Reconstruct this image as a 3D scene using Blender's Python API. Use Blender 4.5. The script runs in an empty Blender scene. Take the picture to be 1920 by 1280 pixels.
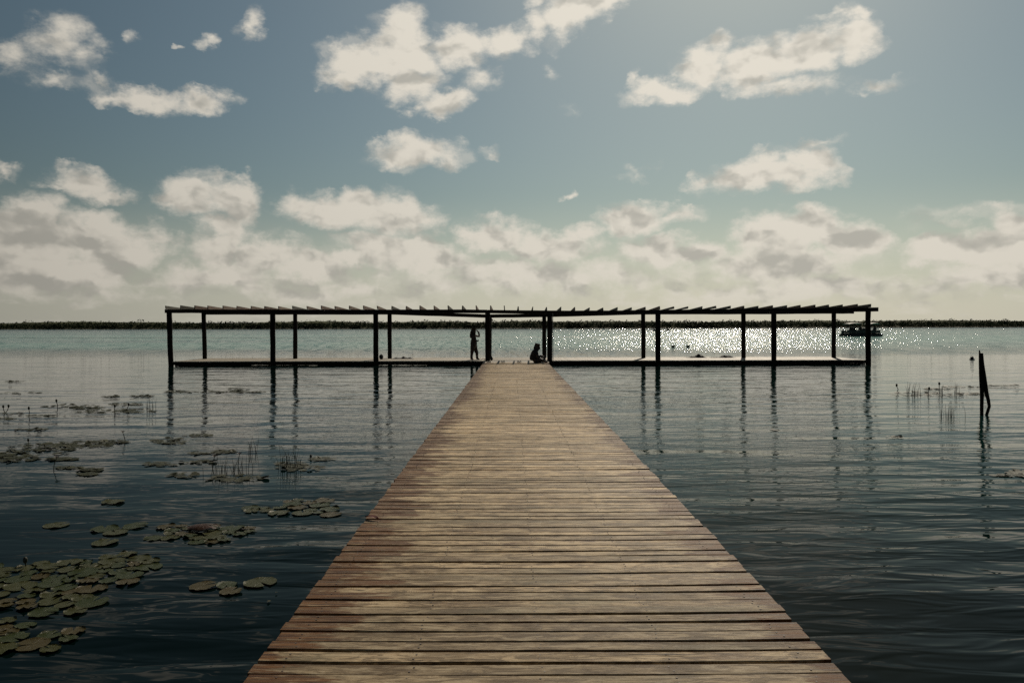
import bpy, bmesh, math, random
from mathutils import Vector, Matrix, noise as mn
R = math.radians
rnd = random.Random(7)
sc = bpy.context.scene
COL = sc.collection

# ------------------------------------------------------------------ camera
F, CX, CY, HZ, ROLL = 1493.0, 960.0, 640.0, 609.0, 0.0023   # focal length in photo pixels, horizon row
EYE, DECK = 2.02, 0.22
cam = bpy.data.cameras.new('camera'); camo = bpy.data.objects.new('camera', cam); COL.objects.link(camo)
cam.sensor_width = 36.0; cam.lens = F / 1920.0 * 36.0
cam.clip_start = 0.05; cam.clip_end = 20000
camo.location = (0, 0, EYE)
pitch = math.atan((CY - HZ) / F)
camo.matrix_world = Matrix.Translation((0, 0, EYE)) @ Matrix.Rotation(R(90) - pitch, 4, 'X') @ Matrix.Rotation(-ROLL, 4, 'Z')
sc.camera = camo

def at(px, py, z=0.0):
    """world point where the ray of a photo pixel meets the level z"""
    u = (px - CX) / F; v = (HZ - py) / F - ROLL * u
    Y = (z - EYE) / v
    return Vector((u * Y, Y, z))
def at_depth(px, py, Y):
    u = (px - CX) / F; v = (HZ - py) / F - ROLL * u
    return Vector((u * Y, Y, EYE + v * Y))

# ------------------------------------------------------------------ node helper
class NT:
    def __init__(s, nt): s.nt = nt
    def node(s, t, **kw):
        n = s.nt.nodes.new(t)
        for k, v in kw.items(): setattr(n, k, v)
        return n
    def put(s, sock, v):
        if v is None: return
        if isinstance(v, bpy.types.NodeSocket): s.nt.links.new(v, sock)
        else:
            if sock.type == 'RGBA' and len(v) == 3: v = (*v, 1)
            sock.default_value = v
    def m(s, op, a, b=None, c=None, clamp=False):
        n = s.node('ShaderNodeMath', operation=op, use_clamp=clamp)
        s.put(n.inputs[0], a); s.put(n.inputs[1], b); s.put(n.inputs[2], c)
        return n.outputs[0]
    def vm(s, op, a, b=None, scale=None):
        n = s.node('ShaderNodeVectorMath', operation=op)
        s.put(n.inputs[0], a); s.put(n.inputs[1], b)
        if scale is not None: s.put(n.inputs['Scale'], scale)
        return n.outputs['Value'] if op in ('DOT_PRODUCT', 'LENGTH', 'DISTANCE') else n.outputs[0]
    def xyz(s, x, y, z):
        n = s.node('ShaderNodeCombineXYZ'); s.put(n.inputs[0], x); s.put(n.inputs[1], y); s.put(n.inputs[2], z); return n.outputs[0]
    def sep(s, v):
        n = s.node('ShaderNodeSeparateXYZ'); s.put(n.inputs[0], v); return n.outputs
    def noise(s, v, scale, detail=3, rough=0.55, dist=0.0, out=0, lac=2.0):
        n = s.node('ShaderNodeTexNoise'); s.put(n.inputs['Vector'], v)
        n.inputs['Scale'].default_value = scale; n.inputs['Detail'].default_value = detail
        n.inputs['Roughness'].default_value = rough; n.inputs['Distortion'].default_value = dist
        n.inputs['Lacunarity'].default_value = lac
        return n.outputs[out]
    def ss(s, v, lo, hi, a=0.0, b=1.0):
        n = s.node('ShaderNodeMapRange', interpolation_type='SMOOTHSTEP'); s.put(n.inputs['Value'], v)
        s.put(n.inputs['From Min'], lo); s.put(n.inputs['From Max'], hi)
        s.put(n.inputs['To Min'], a); s.put(n.inputs['To Max'], b)
        return n.outputs[0]
    def lin(s, v, lo, hi, a=0.0, b=1.0):
        n = s.node('ShaderNodeMapRange'); s.put(n.inputs['Value'], v)
        s.put(n.inputs['From Min'], lo); s.put(n.inputs['From Max'], hi)
        s.put(n.inputs['To Min'], a); s.put(n.inputs['To Max'], b)
        return n.outputs[0]
    def mix(s, f, a, b, mode='MIX'):
        n = s.node('ShaderNodeMix', data_type='RGBA', blend_type=mode)
        s.put(n.inputs[0], f); s.put(n.inputs[6], a); s.put(n.inputs[7], b); return n.outputs[2]
    def scale(s, v, k):
        n = s.node('ShaderNodeMapping'); s.put(n.inputs[0], v); n.inputs[3].default_value = k; return n.outputs[0]

# ------------------------------------------------------------------ sky and sun
SUN_AZ, SUN_EL = R(16.5), R(37.0)
sun_dir = Vector((math.sin(SUN_AZ) * math.cos(SUN_EL), math.cos(SUN_AZ) * math.cos(SUN_EL), math.sin(SUN_EL)))
world = bpy.data.worlds.new('World'); sc.world = world; world.use_nodes = True
wt = world.node_tree; wt.nodes.clear(); W = NT(wt)

# clouds stand at fixed bearings of the sky: (photo column, row, half width, half height, weight, tilt)
CLOUDS = [
 (120,75,75,45,.62,0),(55,120,60,45,.5,0),(170,95,55,45,.55,0),(110,140,60,22,.55,0),(190,150,40,25,.6,0),
 (290,178,120,26,.85,0),(390,182,60,24,.85,0),(210,175,50,20,.7,0),(260,75,28,24,.42,0),(480,60,34,44,.8,0),(400,90,28,16,.55,0),(340,92,18,8,.4,0),
 (760,85,70,70,1.1,0),(690,120,95,50,1.05,8),(640,150,60,26,.8,0),(770,150,60,45,.95,0),(860,95,75,45,.95,0),(940,85,65,38,.9,0),(830,190,65,30,.95,0),(780,200,30,18,.6,0),
 (905,150,55,30,.6,0),(1080,35,75,48,1.05,25),(1130,5,75,30,1.0,20),(1010,55,45,30,.75,0),(1015,15,40,18,.5,0),(1030,130,28,22,.4,0),(1065,215,40,28,.3,0),
 (1245,170,80,26,.9,8),(1190,155,16,30,.5,0),(1330,125,60,46,1.05,10),(1420,125,90,50,1.1,12),(1510,105,90,45,1.05,15),(1590,75,50,50,1.0,35),(1605,30,30,30,.8,30),
 (1480,165,120,26,.65,0),(1640,170,70,20,.55,0),(1540,35,45,14,.35,0),
 (780,282,95,36,1.0,3),(845,290,45,26,.7,0),(910,272,26,12,.5,0),
 (1440,325,120,44,1.1,6),(1510,305,80,34,1.0,-12),(1380,350,90,30,.8,0),(1200,322,60,18,.45,0),(1310,350,60,22,.6,0),(1550,268,55,12,.4,0),(1445,290,50,22,.8,0),
 (1063,368,20,11,.75,0),(10,320,42,24,.85,0),(160,338,75,36,.95,0),(200,350,60,22,.8,0),(110,350,50,16,.6,0),
 (370,365,85,50,1.1,0),(440,370,65,42,1.0,0),(410,425,60,34,.95,0),(320,375,50,24,.7,0),
 (650,390,120,42,1.1,0),(745,405,90,48,1.15,0),(560,375,60,30,.8,0),(800,410,45,30,.8,0),
 (75,425,85,60,1.2,0),(190,440,120,55,1.2,0),(30,470,140,70,1.3,0),(260,470,80,40,1.0,0),(120,510,190,45,1.1,0),
 (410,465,75,38,1.0,0),(500,470,95,42,1.15,0),(590,500,90,35,1.0,0),(420,515,130,32,1.0,0),
 (740,475,110,34,1.1,0),(820,495,90,26,1.0,0),(650,490,60,26,.9,0),(690,450,70,18,.6,0),
 (930,445,85,36,1.05,0),(1035,462,100,34,1.05,0),(880,440,45,24,.8,0),(1080,440,50,24,.9,0),
 (1190,408,80,38,1.05,6),(1260,405,65,20,.7,0),(1240,470,90,36,1.1,0),(1300,480,70,30,1.0,0),
 (1450,450,110,48,1.2,10),(1540,430,95,48,1.2,-5),(1600,460,80,38,1.1,0),(1620,445,50,20,.8,0),(1480,500,160,42,1.15,0),
 (1760,475,95,34,1.1,0),(1850,460,90,46,1.15,18),(1900,425,50,48,1.0,20),(1880,510,140,34,1.1,0),(1940,470,80,60,1.0,0),
 (1800,393,150,24,.42,0),(1770,415,90,22,.4,0),(1000,520,420,40,.75,0),(600,545,330,26,.7,0),(1450,550,420,30,.75,0),(150,545,260,22,.6,0),
 # beyond the frame: overhead and to the sides, they show only in the water
 (700,-160,190,50,.7,0),(1400,-300,260,60,.7,0),(960,-560,300,60,.6,0),
 (-300,250,220,60,1,0),(-450,480,400,60,1,0),(2250,300,220,60,1,0),(2300,480,380,60,1,0),
]
def dirn(px, py):
    u = (px - CX) / F; v = (HZ - py) / F
    a = math.atan(u); return a, v * math.cos(a)

def make_cloud_group():
    g = bpy.data.node_groups.new('cloud_density', 'ShaderNodeTree')
    g.interface.new_socket('Vector', in_out='INPUT', socket_type='NodeSocketVector')
    for nm in ('Density', 'Depth', 'Relief', 'Veil'): g.interface.new_socket(nm, in_out='OUTPUT', socket_type='NodeSocketFloat')
    n = NT(g); gi = n.node('NodeGroupInput'); go = n.node('NodeGroupOutput')
    P = gi.outputs[0]
    st = n.scale(P, (1, 1.35, 1))
    w1 = n.vm('SCALE', n.vm('SUBTRACT', n.noise(st, 11, 2, .5, out=1), (.5, .5, .5)), scale=.064)
    w2 = n.vm('SCALE', n.vm('SUBTRACT', n.noise(st, 38, 4, .62, out=1), (.5, .5, .5)), scale=.036)
    w = n.vm('MULTIPLY', n.vm('ADD', w1, w2), (1, .8, 0))
    Q = n.vm('ADD', P, w)
    tot = None; above = None; Q2 = n.vm('ADD', Q, (.006, .019, 0))
    for (px, py, rx, ry, wt_, tilt) in CLOUDS:
        a, e = dirn(px, py); c = math.cos(a)
        mp = n.node('ShaderNodeMapping', vector_type='TEXTURE'); n.put(mp.inputs[0], Q)
        mp.inputs['Location'].default_value = (a, e, 0)
        mp.inputs['Rotation'].default_value = (0, 0, R(tilt))
        mp.inputs['Scale'].default_value = (rx * 1.3 / F * c * c, ry * 1.35 / F * c, 1)
        gr = n.node('ShaderNodeTexGradient', gradient_type='SPHERICAL'); n.put(gr.inputs[0], mp.outputs[0])
        v = n.m('MULTIPLY', gr.outputs['Fac'], wt_)
        tot = v if tot is None else n.m('SMOOTH_MAX', tot, v, .12)
        if 0 < py and rx > 60 and (py > 360 or rx > 84):
            m2 = n.node('ShaderNodeMapping', vector_type='TEXTURE'); n.put(m2.inputs[0], Q2)
            for k in ('Location', 'Rotation', 'Scale'): m2.inputs[k].default_value = mp.inputs[k].default_value
            g2 = n.node('ShaderNodeTexGradient', gradient_type='SPHERICAL'); n.put(g2.inputs[0], m2.outputs[0])
            v2 = n.m('MULTIPLY', g2.outputs['Fac'], wt_)
            above = v2 if above is None else n.m('MAXIMUM', above, v2)
    fb = n.noise(st, 26, 7, .60)
    fs = n.m('SUBTRACT', n.noise(n.vm('ADD', n.vm('ADD', st, (.006, .020, 0)), n.vm('SCALE', w, scale=.5)), 20, 3, .5), n.noise(n.vm('ADD', st, n.vm('SCALE', w, scale=.5)), 20, 3, .5))
    fb2 = n.noise(n.scale(P, (7, 30, 1)), 1.0, 6, .6)
    # broken low bank along the horizon
    z = n.sep(P)[1]
    band = n.m('MULTIPLY', n.ss(z, .13, .06), n.ss(fb2, .42, .62))
    tot = n.m('SMOOTH_MAX', tot, n.m('MULTIPLY', band, .42), .1)
    tot = n.m('MAXIMUM', n.m('SUBTRACT', tot, .115), 0)
    d = n.m('ADD', n.m('MULTIPLY', tot, 2.25), n.m('MULTIPLY', n.m('MULTIPLY', n.m('SUBTRACT', fb, .5), 2.5), n.ss(tot, .0, .13, .0, 1.0)))
    veil = n.m('MULTIPLY', n.ss(tot, .0, .26), n.ss(n.noise(n.vm('ADD', st, n.vm('SCALE', w, scale=1.5)), 13, 6, .62, .6), .40, .66))
    n.put(go.inputs[3], veil)
    n.put(go.inputs[0], d); n.put(go.inputs[1], above); n.put(go.inputs[2], fs)
    return g
cg = make_cloud_group()
tc = W.node('ShaderNodeTexCoord')
dx, dy, dz = W.sep(tc.outputs['Generated'])
azim = W.m('ARCTAN2', dx, dy)
rad = W.m('MAXIMUM', W.m('SQRT', W.m('ADD', W.m('MULTIPLY', dx, dx), W.m('MULTIPLY', dy, dy))), .02)
tanel = W.m('DIVIDE', dz, rad)
P = W.xyz(azim, tanel, 0)
cn = W.node('ShaderNodeGroup'); cn.node_tree = cg; W.put(cn.inputs[0], P)
d0, depth, relief = cn.outputs[0], cn.outputs[1], cn.outputs[2]
sky = W.node('ShaderNodeTexSky', sky_type='NISHITA', sun_disc=False)
sky.sun_elevation = SUN_EL; sky.sun_rotation = SUN_AZ
sky.air_density = 1.0; sky.dust_density = 0.7; sky.ozone_density = 1.0
cosun = W.vm('DOT_PRODUCT', tc.outputs['Generated'], tuple(sun_dir))
STR = .05
# grade of the clear sky
skyc = W.mix(1.0, sky.outputs[0], (.635, .675, .575), 'MULTIPLY')
hz = W.ss(tanel, .17, .0)
skyc = W.mix(W.m('MULTIPLY', hz, .75), skyc, tuple(c / STR for c in (.53, .52, .45)))
glow = W.lin(cosun, .50, .96, .60, 1.08)
sg = W.m('MULTIPLY', W.lin(cosun, .50, .96, .66, 1.34), W.ss(tanel, .42, 1.5, 1.0, .38))
skyc = W.mix(1.0, skyc, W.xyz(sg, sg, sg), 'MULTIPLY')
mask = W.m('MAXIMUM', W.ss(d0, .04, 1.30), W.m('MULTIPLY', cn.outputs[3], .42))
low = W.ss(tanel, .28, .10, .45, 1.0)
thick = W.ss(W.m('ADD', W.m('MULTIPLY', W.m('MULTIPLY', depth, .50), low), W.m('MULTIPLY', relief, 3.6)), .02, .95)
ccol = W.mix(thick, tuple(c / STR for c in (.74, .69, .595)), tuple(c / STR for c in (.46, .44, .385)))
ccol = W.mix(1.0, ccol, W.xyz(glow, glow, glow), 'MULTIPLY')
fadez = W.ss(tanel, .0, .05, .45, .96)
out = W.mix(W.m('MULTIPLY', mask, fadez), skyc, ccol)
bg = W.node('ShaderNodeBackground'); W.put(bg.inputs[0], out); bg.inputs[1].default_value = STR
world.cycles.sampling_method = 'MANUAL'; world.cycles.sample_map_resolution = 256
wo = W.node('ShaderNodeOutputWorld'); W.put(wo.inputs[0], bg.outputs[0])

sl = bpy.data.lights.new('sun', 'SUN'); slo = bpy.data.objects.new('sun', sl); COL.objects.link(slo)
sl.energy = 3.4; sl.angle = R(.53); sl.color = (1, .89, .73)
slo.rotation_euler = sun_dir.to_track_quat('Z', 'Y').to_euler()
sc.view_settings.view_transform = 'Standard'; sc.view_settings.look = 'None'
sc.view_settings.exposure = 0.0; sc.view_settings.gamma = 1.0
sc.cycles.max_bounces = 6; sc.cycles.sample_clamp_direct = 0; sc.cycles.use_denoising = False; sc.cycles.sample_clamp_indirect = 4; sc.cycles.caustics_reflective = False; sc.cycles.caustics_refractive = False

# ------------------------------------------------------------------ mesh helpers
class MB:
    """collects shapes and links them as one mesh object"""
    def __init__(s): s.v = []; s.f = []; s.c = []; s.col = None
    def quad(s, *p):
        i = len(s.v); s.v += [tuple(q) for q in p]; s.f.append(tuple(range(i, i + len(p)))); s.c.append(s.col)
    def hexa(s, p):
        """8 corners: bottom ring then top ring"""
        i = len(s.v); s.v += [tuple(q) for q in p]
        for q in ((3,2,1,0),(4,5,6,7),(0,1,5,4),(1,2,6,5),(2,3,7,6),(3,0,4,7)):
            s.f.append(tuple(i + k for k in q)); s.c.append(s.col)
    def box(s, x0, x1, y0, y1, z0, z1):
        s.hexa([(x0,y0,z0),(x1,y0,z0),(x1,y1,z0),(x0,y1,z0),(x0,y0,z1),(x1,y0,z1),(x1,y1,z1),(x0,y1,z1)])
    def tube(s, pts, rads, n=8, wob=0.0, cap=True):
        pts = [Vector(p) for p in pts]; rings = []
        for k, p in enumerate(pts):
            d = (pts[min(k+1, len(pts)-1)] - pts[max(k-1, 0)]).normalized()
            a = d.orthogonal().normalized() if k == 0 else (a - d * a.dot(d)).normalized()
            b = d.cross(a); i = len(s.v)
            r = rads[k] if hasattr(rads, '__len__') else rads
            for j in range(n):
                t = 2 * math.pi * j / n; rr = r * (1 + (rnd.uniform(-wob, wob) if wob else 0))
                s.v.append(tuple(p + (a * math.cos(t) + b * math.sin(t)) * rr))
            rings.append(i)
        for k in range(len(rings) - 1):
            for j in range(n):
                s.f.append((rings[k]+j, rings[k]+(j+1)%n, rings[k+1]+(j+1)%n, rings[k+1]+j)); s.c.append(s.col)
        if cap:
            s.f.append(tuple(rings[0]+j for j in reversed(range(n)))); s.c.append(s.col)
            s.f.append(tuple(rings[-1]+j for j in range(n))); s.c.append(s.col)
    def ball(s, c, r, seg=10, rng=7, jit=0.0):
        c = Vector(c); rx, ry, rz = r if hasattr(r, '__len__') else (r, r, r); i = len(s.v)
        s.v.append((c.x, c.y, c.z - rz))
        for a in range(1, rng):
            ph = math.pi * a / rng
            for b in range(seg):
                th = 2*math.pi*b/seg; k = 1 + (rnd.uniform(-jit, jit) if jit else 0)
                s.v.append((c.x + rx*k*math.sin(ph)*math.cos(th), c.y + ry*k*math.sin(ph)*math.sin(th), c.z - rz*k*math.cos(ph)))
        s.v.append((c.x, c.y, c.z + rz)); top = len(s.v) - 1
        for b in range(seg):
            s.f.append((i, i+1+(b+1)%seg, i+1+b)); s.c.append(s.col)
            for a in range(rng-2):
                q = i+1+a*seg
                s.f.append((q+b, q+(b+1)%seg, q+seg+(b+1)%seg, q+seg+b)); s.c.append(s.col)
            q = i+1+(rng-2)*seg
            s.f.append((q+b, q+(b+1)%seg, top)); s.c.append(s.col)
    def build(s, name, mat, parent=None, smooth=False, bevel=0, loc=None):
        me = bpy.data.meshes.new(name); me.from_pydata(s.v, [], s.f); me.validate(clean_customdata=False)
        me.materials.append(mat)
        if smooth: me.polygons.foreach_set('use_smooth', [True] * len(me.polygons))
        if any(c is not None for c in s.c) and len(s.c) == len(me.polygons):
            at_ = me.attributes.new('tone', 'FLOAT', 'FACE')
            at_.data.foreach_set('value', [c or 0.0 for c in s.c])
        o = bpy.data.objects.new(name, me); COL.objects.link(o)
        if parent: o.parent = parent
        if loc is not None: o.location = loc
        if bevel:
            b = o.modifiers.new('bevel', 'BEVEL'); b.width = bevel; b.segments = 2; b.limit_method = 'ANGLE'
        return o
def tag(o, label=None, cat=None, group=None, kind=None):
    if label: o['label'] = label
    if cat: o['category'] = cat
    if group: o['group'] = group
    if kind: o['kind'] = kind
    return o
def empty(name, loc=(0, 0, 0), rz=0):
    o = bpy.data.objects.new(name, None); COL.objects.link(o); o.location = loc; o.rotation_euler = (0, 0, rz); o.empty_display_size = .2
    return o

def mat(name, base=(.5, .5, .5), rough=.6, spec=.5):
    m = bpy.data.materials.new(name); m.use_nodes = True
    n = NT(m.node_tree); b = m.node_tree.nodes['Principled BSDF']
    b.inputs['Base Color'].default_value = (*base, 1); b.inputs['Roughness'].default_value = rough
    b.inputs['Specular IOR Level'].default_value = spec
    return m, n, b
def noisy(name, c1, c2, rough=.7, scale=6, stretch=(1, 1, 1), bump=.3, bscale=None, spec=.4):
    """two-tone procedural surface with grain"""
    m, n, b = mat(name, c1, rough, spec)
    t = n.node('ShaderNodeTexCoord').outputs['Object']; t = n.scale(t, stretch)
    f = n.ss(n.noise(t, scale, 5, .6), .35, .68)
    n.put(b.inputs['Base Color'], n.mix(f, c1, c2))
    bm = n.node('ShaderNodeBump'); bm.inputs['Strength'].default_value = bump; bm.inputs['Distance'].default_value = .01
    n.put(bm.inputs['Height'], n.noise(t, bscale or scale * 4, 4, .6)); n.put(b.inputs['Normal'], bm.outputs[0])
    return m

# ------------------------------------------------------------------ materials
def wave_group():
    g = bpy.data.node_groups.new('wave_height', 'ShaderNodeTree')
    g.interface.new_socket('Vector', in_out='INPUT', socket_type='NodeSocketVector')
    for nm in ('chop', 'far'): g.interface.new_socket(nm, in_out='INPUT', socket_type='NodeSocketFloat')
    g.interface.new_socket('Height', in_out='OUTPUT', socket_type='NodeSocketFloat')
    n = NT(g); gi = n.node('NodeGroupInput'); go = n.node('NodeGroupOutput'); P = gi.outputs[0]
    px_, py_, pz_ = n.sep(P)
    side = n.m('ADD', n.ss(px_, -4.5, -1.5, .32, 1), n.ss(px_, 1.5, 3.5, 0, .45))
    side = n.m('ADD', n.m('MULTIPLY', n.m('SUBTRACT', side, 1), n.ss(py_, 17, 10)), 1)
    calm = n.m('MULTIPLY', n.ss(py_, 9, 30, 1, .75), side)
    swell = n.m('MULTIPLY', n.noise(n.scale(P, (.30, .95, 1)), 1.0, 1, .5, .4), .072)
    rip = n.m('MULTIPLY', n.noise(n.scale(P, (1.3, 4.2, 1)), 1.0, 2, .5, .6), .019)
    chop = n.m('MULTIPLY', n.m('MULTIPLY', n.noise(n.scale(P, (4.5, 8.5, 1)), 1.0, 2, .55), .016), gi.outputs[1])
    far = n.m('MULTIPLY', n.m('MULTIPLY', n.noise(n.scale(P, (2.2, 3.6, 1)), 1.0, 4, .62), .11), gi.outputs[2])
    n.put(go.inputs[0], n.m('ADD', n.m('MULTIPLY', n.m('ADD', swell, rip), calm), n.m('ADD', chop, far)))
    return g
def water_material():
    m, n, b = mat('water', (.01, .03, .03), .05); b.inputs['IOR'].default_value = 1.10
    wg = wave_group()
    P = n.node('ShaderNodeNewGeometry').outputs['Position']
    x, y, z = n.sep(P)
    jit = n.m('MULTIPLY', n.m('SUBTRACT', n.noise(n.scale(P, (.012, .05, 1)), 1, 3, .6), .5), 1.0)
    far = n.ss(n.m('ADD', y, n.m('MULTIPLY', jit, 30)), 46, 72)
    patches = n.ss(n.noise(n.scale(P, (.09, .22, 1)), 1, 3, .55, .6), .40, .64)
    near = n.ss(y, 8, 15, .0, 1)
    chop = n.m('MULTIPLY', n.m('MULTIPLY', patches, near), n.ss(y, 27, 15, .05, 1))
    chop = n.m('ADD', n.m('MULTIPLY', chop, n.ss(x, -4.5, -2.5, .5, 1)), n.m('MULTIPLY', near, .18))
    def h(v):
        q = n.node('ShaderNodeGroup'); q.node_tree = wg; n.put(q.inputs[0], v); n.put(q.inputs[1], chop); n.put(q.inputs[2], far); return q.outputs[0]
    e = .012
    h0 = h(P); hx = h(n.vm('ADD', P, (e, 0, 0))); hy = h(n.vm('ADD', P, (0, e, 0)))
    sx = n.m('DIVIDE', n.m('SUBTRACT', h0, hx), e); sy = n.m('DIVIDE', n.m('SUBTRACT', h0, hy), e)
    # wave groups over the open lake: their steeper faces are what glitters under the sun
    g1 = n.sep(n.noise(n.scale(P, (3.4, .34, 1)), 1, 3, .62, out=1))
    gf = n.m('MULTIPLY', far, n.ss(n.noise(n.scale(P, (.01, .03, 1)), 1, 2, .5), .2, .5, .75, 1))
    sx = n.m('ADD', sx, n.m('MULTIPLY', n.m('MULTIPLY', n.m('SUBTRACT', g1[0], .5), .80), gf))
    sy = n.m('ADD', sy, n.m('MULTIPLY', n.m('MULTIPLY', n.m('SUBTRACT', g1[1], .5), 1.9), gf))
    n.put(b.inputs['Normal'], n.vm('NORMALIZE', n.xyz(sx, sy, 1)))
    # body colour: dark over the deep near the dock, turquoise over pale sand farther out
    deep = (.0007, .0042, .0038); mid = (.003, .014, .0125); turq = (.060, .240, .205); blue = (.032, .135, .135)
    deep2 = n.mix(n.m('MULTIPLY', n.ss(x, -6, 3), n.ss(y, 5, 12)), deep, (.0050, .0220, .0195))
    c = n.mix(n.ss(y, 16, 42), deep2, mid)
    bandn = n.noise(n.scale(P, (.006, .035, 1)), 1, 3, .6)
    c = n.mix(n.ss(n.m('ADD', y, n.m('MULTIPLY', jit, 40)), 50, 85), c, turq)
    c = n.mix(n.m('MULTIPLY', n.ss(bandn, .45, .62), n.ss(y, 60, 100)), c, blue)
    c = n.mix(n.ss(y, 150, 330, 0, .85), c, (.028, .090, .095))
    n.put(b.inputs['Base Color'], c)
    n.put(b.inputs['Roughness'], n.m('ADD', .025, n.m('MULTIPLY', far, .09)))
    n.put(b.inputs['IOR'], n.m('ADD', n.lin(far, 0, 1, 0, .02), n.ss(y, 8, 25, 1.09, 1.30)))
    return m
M = {}
M['water'] = water_material()

def plank_material():
    m, n, b = mat('weathered_planks', (.25, .2, .14), .6, .07)
    P = n.node('ShaderNodeTexCoord').outputs['Object']
    x, y, z = n.sep(P)
    at_ = n.node('ShaderNodeAttribute', attribute_name='tone'); tone = at_.outputs['Fac']
    off = n.xyz(n.m('MULTIPLY', tone, 37), n.m('MULTIPLY', tone, 91), n.m('MULTIPLY', tone, 13))
    Q = n.vm('ADD', P, off)
    grain = n.noise(n.scale(Q, (2.2, 46, 4)), 1, 6, .65, .35)
    fine = n.noise(n.scale(Q, (9, 160, 4)), 1, 4, .65)
    blot = n.noise(n.scale(Q, (2.0, 5, 2)), 1, 5, .62, .5)
    c = n.mix(n.ss(blot, .42, .56), (.150, .098, .044), (.350, .262, .140))
    c = n.mix(n.ss(grain, .40, .62, 0, .50), c, (.42, .330, .19))
    c = n.mix(n.ss(fine, .50, .66, 0, .62), c, (.055, .034, .018))
    # plank to plank tone, times grazing sheen painted in as brightening with distance
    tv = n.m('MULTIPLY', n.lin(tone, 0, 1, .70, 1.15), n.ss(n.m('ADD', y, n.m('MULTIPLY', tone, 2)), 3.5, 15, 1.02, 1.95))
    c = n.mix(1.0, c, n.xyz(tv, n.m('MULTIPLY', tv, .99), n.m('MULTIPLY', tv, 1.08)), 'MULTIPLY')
    # crisp mottling, splits and saw marks
    mot = n.noise(n.scale(Q, (5, 22, 4)), 1, 7, .72, .8)
    c = n.mix(n.m('MULTIPLY', n.ss(mot, .50, .55), .72), c, (.085, .056, .028))
    c = n.mix(n.m('MULTIPLY', n.ss(mot, .46, .41), .42), c, (.46, .385, .26))
    spl = n.m('MULTIPLY', n.ss(n.noise(n.scale(Q, (1.4, 75, 3)), 1, 3, .6, .3), .60, .64), n.ss(n.noise(n.scale(Q, (1.2, 6, 1)), 1, 3, .6), .50, .60))
    c = n.mix(n.m('MULTIPLY', spl, .9), c, (.020, .013, .008))
    saw = n.m('MULTIPLY', n.ss(n.m('SINE', n.m('MULTIPLY', n.m('ADD', x, n.m('MULTIPLY', y, .15)), 380)), .2, .8), n.m('MULTIPLY', n.ss(n.noise(n.scale(Q, (3.5, 12, 2)), 1, 2, .5), .60, .68), n.ss(tone, .62, .72)))
    c = n.mix(n.m('MULTIPLY', saw, .55), c, (.07, .045, .025))
    # grey green algae film in patches
    c = n.mix(n.ss(n.noise(n.scale(Q, (.9, 3, 1)), 1, 4, .6), .52, .72, 0, .45), c, (.16, .145, .09))
    # red brown wood where the grey skin has worn off: towards the left ends, a little at the right ends
    wearn = n.noise(n.scale(Q, (2.4, 9, 2)), 1, 6, .68, .3)
    longn = n.noise(n.scale(P, (.01, .35, 1)), 1, 2, .5)
    le = n.lin(n.m('ADD', x, n.m('MULTIPLY', n.m('SUBTRACT', longn, .5), .9)), -1.36, -.74, .46, -.10)
    re = n.lin(x, 1.72, 1.15, .31, -.14)
    rust = n.ss(n.m('ADD', n.m('ADD', n.m('MAXIMUM', le, re), wearn), n.lin(n.m('FRACT', n.m('MULTIPLY', tone, 7.31)), 0, 1, -.19, .15)), .60, .69)
    rc = n.mix(n.ss(grain, .38, .62), (.042, .014, .004), (.150, .062, .016))
    c = n.mix(n.m('MULTIPLY', n.m('MULTIPLY', rust, .92), n.ss(n.noise(n.scale(Q, (7, 30, 2)), 1, 5, .7), .36, .50, .45, 1)), c, rc)
    # dark cracks and old knots
    cr = n.noise(n.scale(Q, (1.1, 26, 3)), 1, 5, .7, .8)
    crack = n.m('MULTIPLY', n.ss(cr, .66, .71), n.ss(n.noise(Q, 2.1, 3, .6), .48, .6))
    c = n.mix(n.m('MULTIPLY', crack, .85), c, (.022, .014, .010))
    vo = n.node('ShaderNodeTexVoronoi'); n.put(vo.inputs['Vector'], n.scale(Q, (2.6, 7, 1))); vo.inputs['Scale'].default_value = 1
    knot = n.m('MULTIPLY', n.ss(vo.outputs['Distance'], .11, .05), n.ss(n.noise(Q, .9, 2), .44, .5))
    c = n.mix(n.m('MULTIPLY', knot, .7), c, (.04, .024, .014))
    n.put(b.inputs['Base Color'], c)
    n.put(b.inputs['Roughness'], n.lin(grain, .3, .7, .42, .62))
    hgt = n.m('ADD', n.m('ADD', n.m('MULTIPLY', grain, .5), n.m('MULTIPLY', fine, .5)), n.m('ADD', n.m('MULTIPLY', crack, -1.2), n.m('ADD', n.m('MULTIPLY', spl, -1.0), n.m('MULTIPLY', mot, .5))))
    bm = n.node('ShaderNodeBump'); bm.inputs['Strength'].default_value = .85; bm.inputs['Distance'].default_value = .007
    n.put(bm.inputs['Height'], hgt); n.put(b.inputs['Normal'], bm.outputs[0])
    return m
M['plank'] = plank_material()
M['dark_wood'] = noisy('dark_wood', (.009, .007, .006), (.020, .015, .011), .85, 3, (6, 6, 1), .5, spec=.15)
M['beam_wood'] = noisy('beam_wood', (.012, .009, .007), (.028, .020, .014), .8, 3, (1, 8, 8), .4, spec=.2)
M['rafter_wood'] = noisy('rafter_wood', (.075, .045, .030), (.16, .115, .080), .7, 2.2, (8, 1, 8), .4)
M['deck_far'] = noisy('pale_deck_wood', (.22, .185, .135), (.34, .295, .22), .6, 3, (12, 1, 4), .3)
M['nail'] = noisy('rusty_iron', (.03, .018, .012), (.06, .03, .02), .6, 40)

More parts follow.
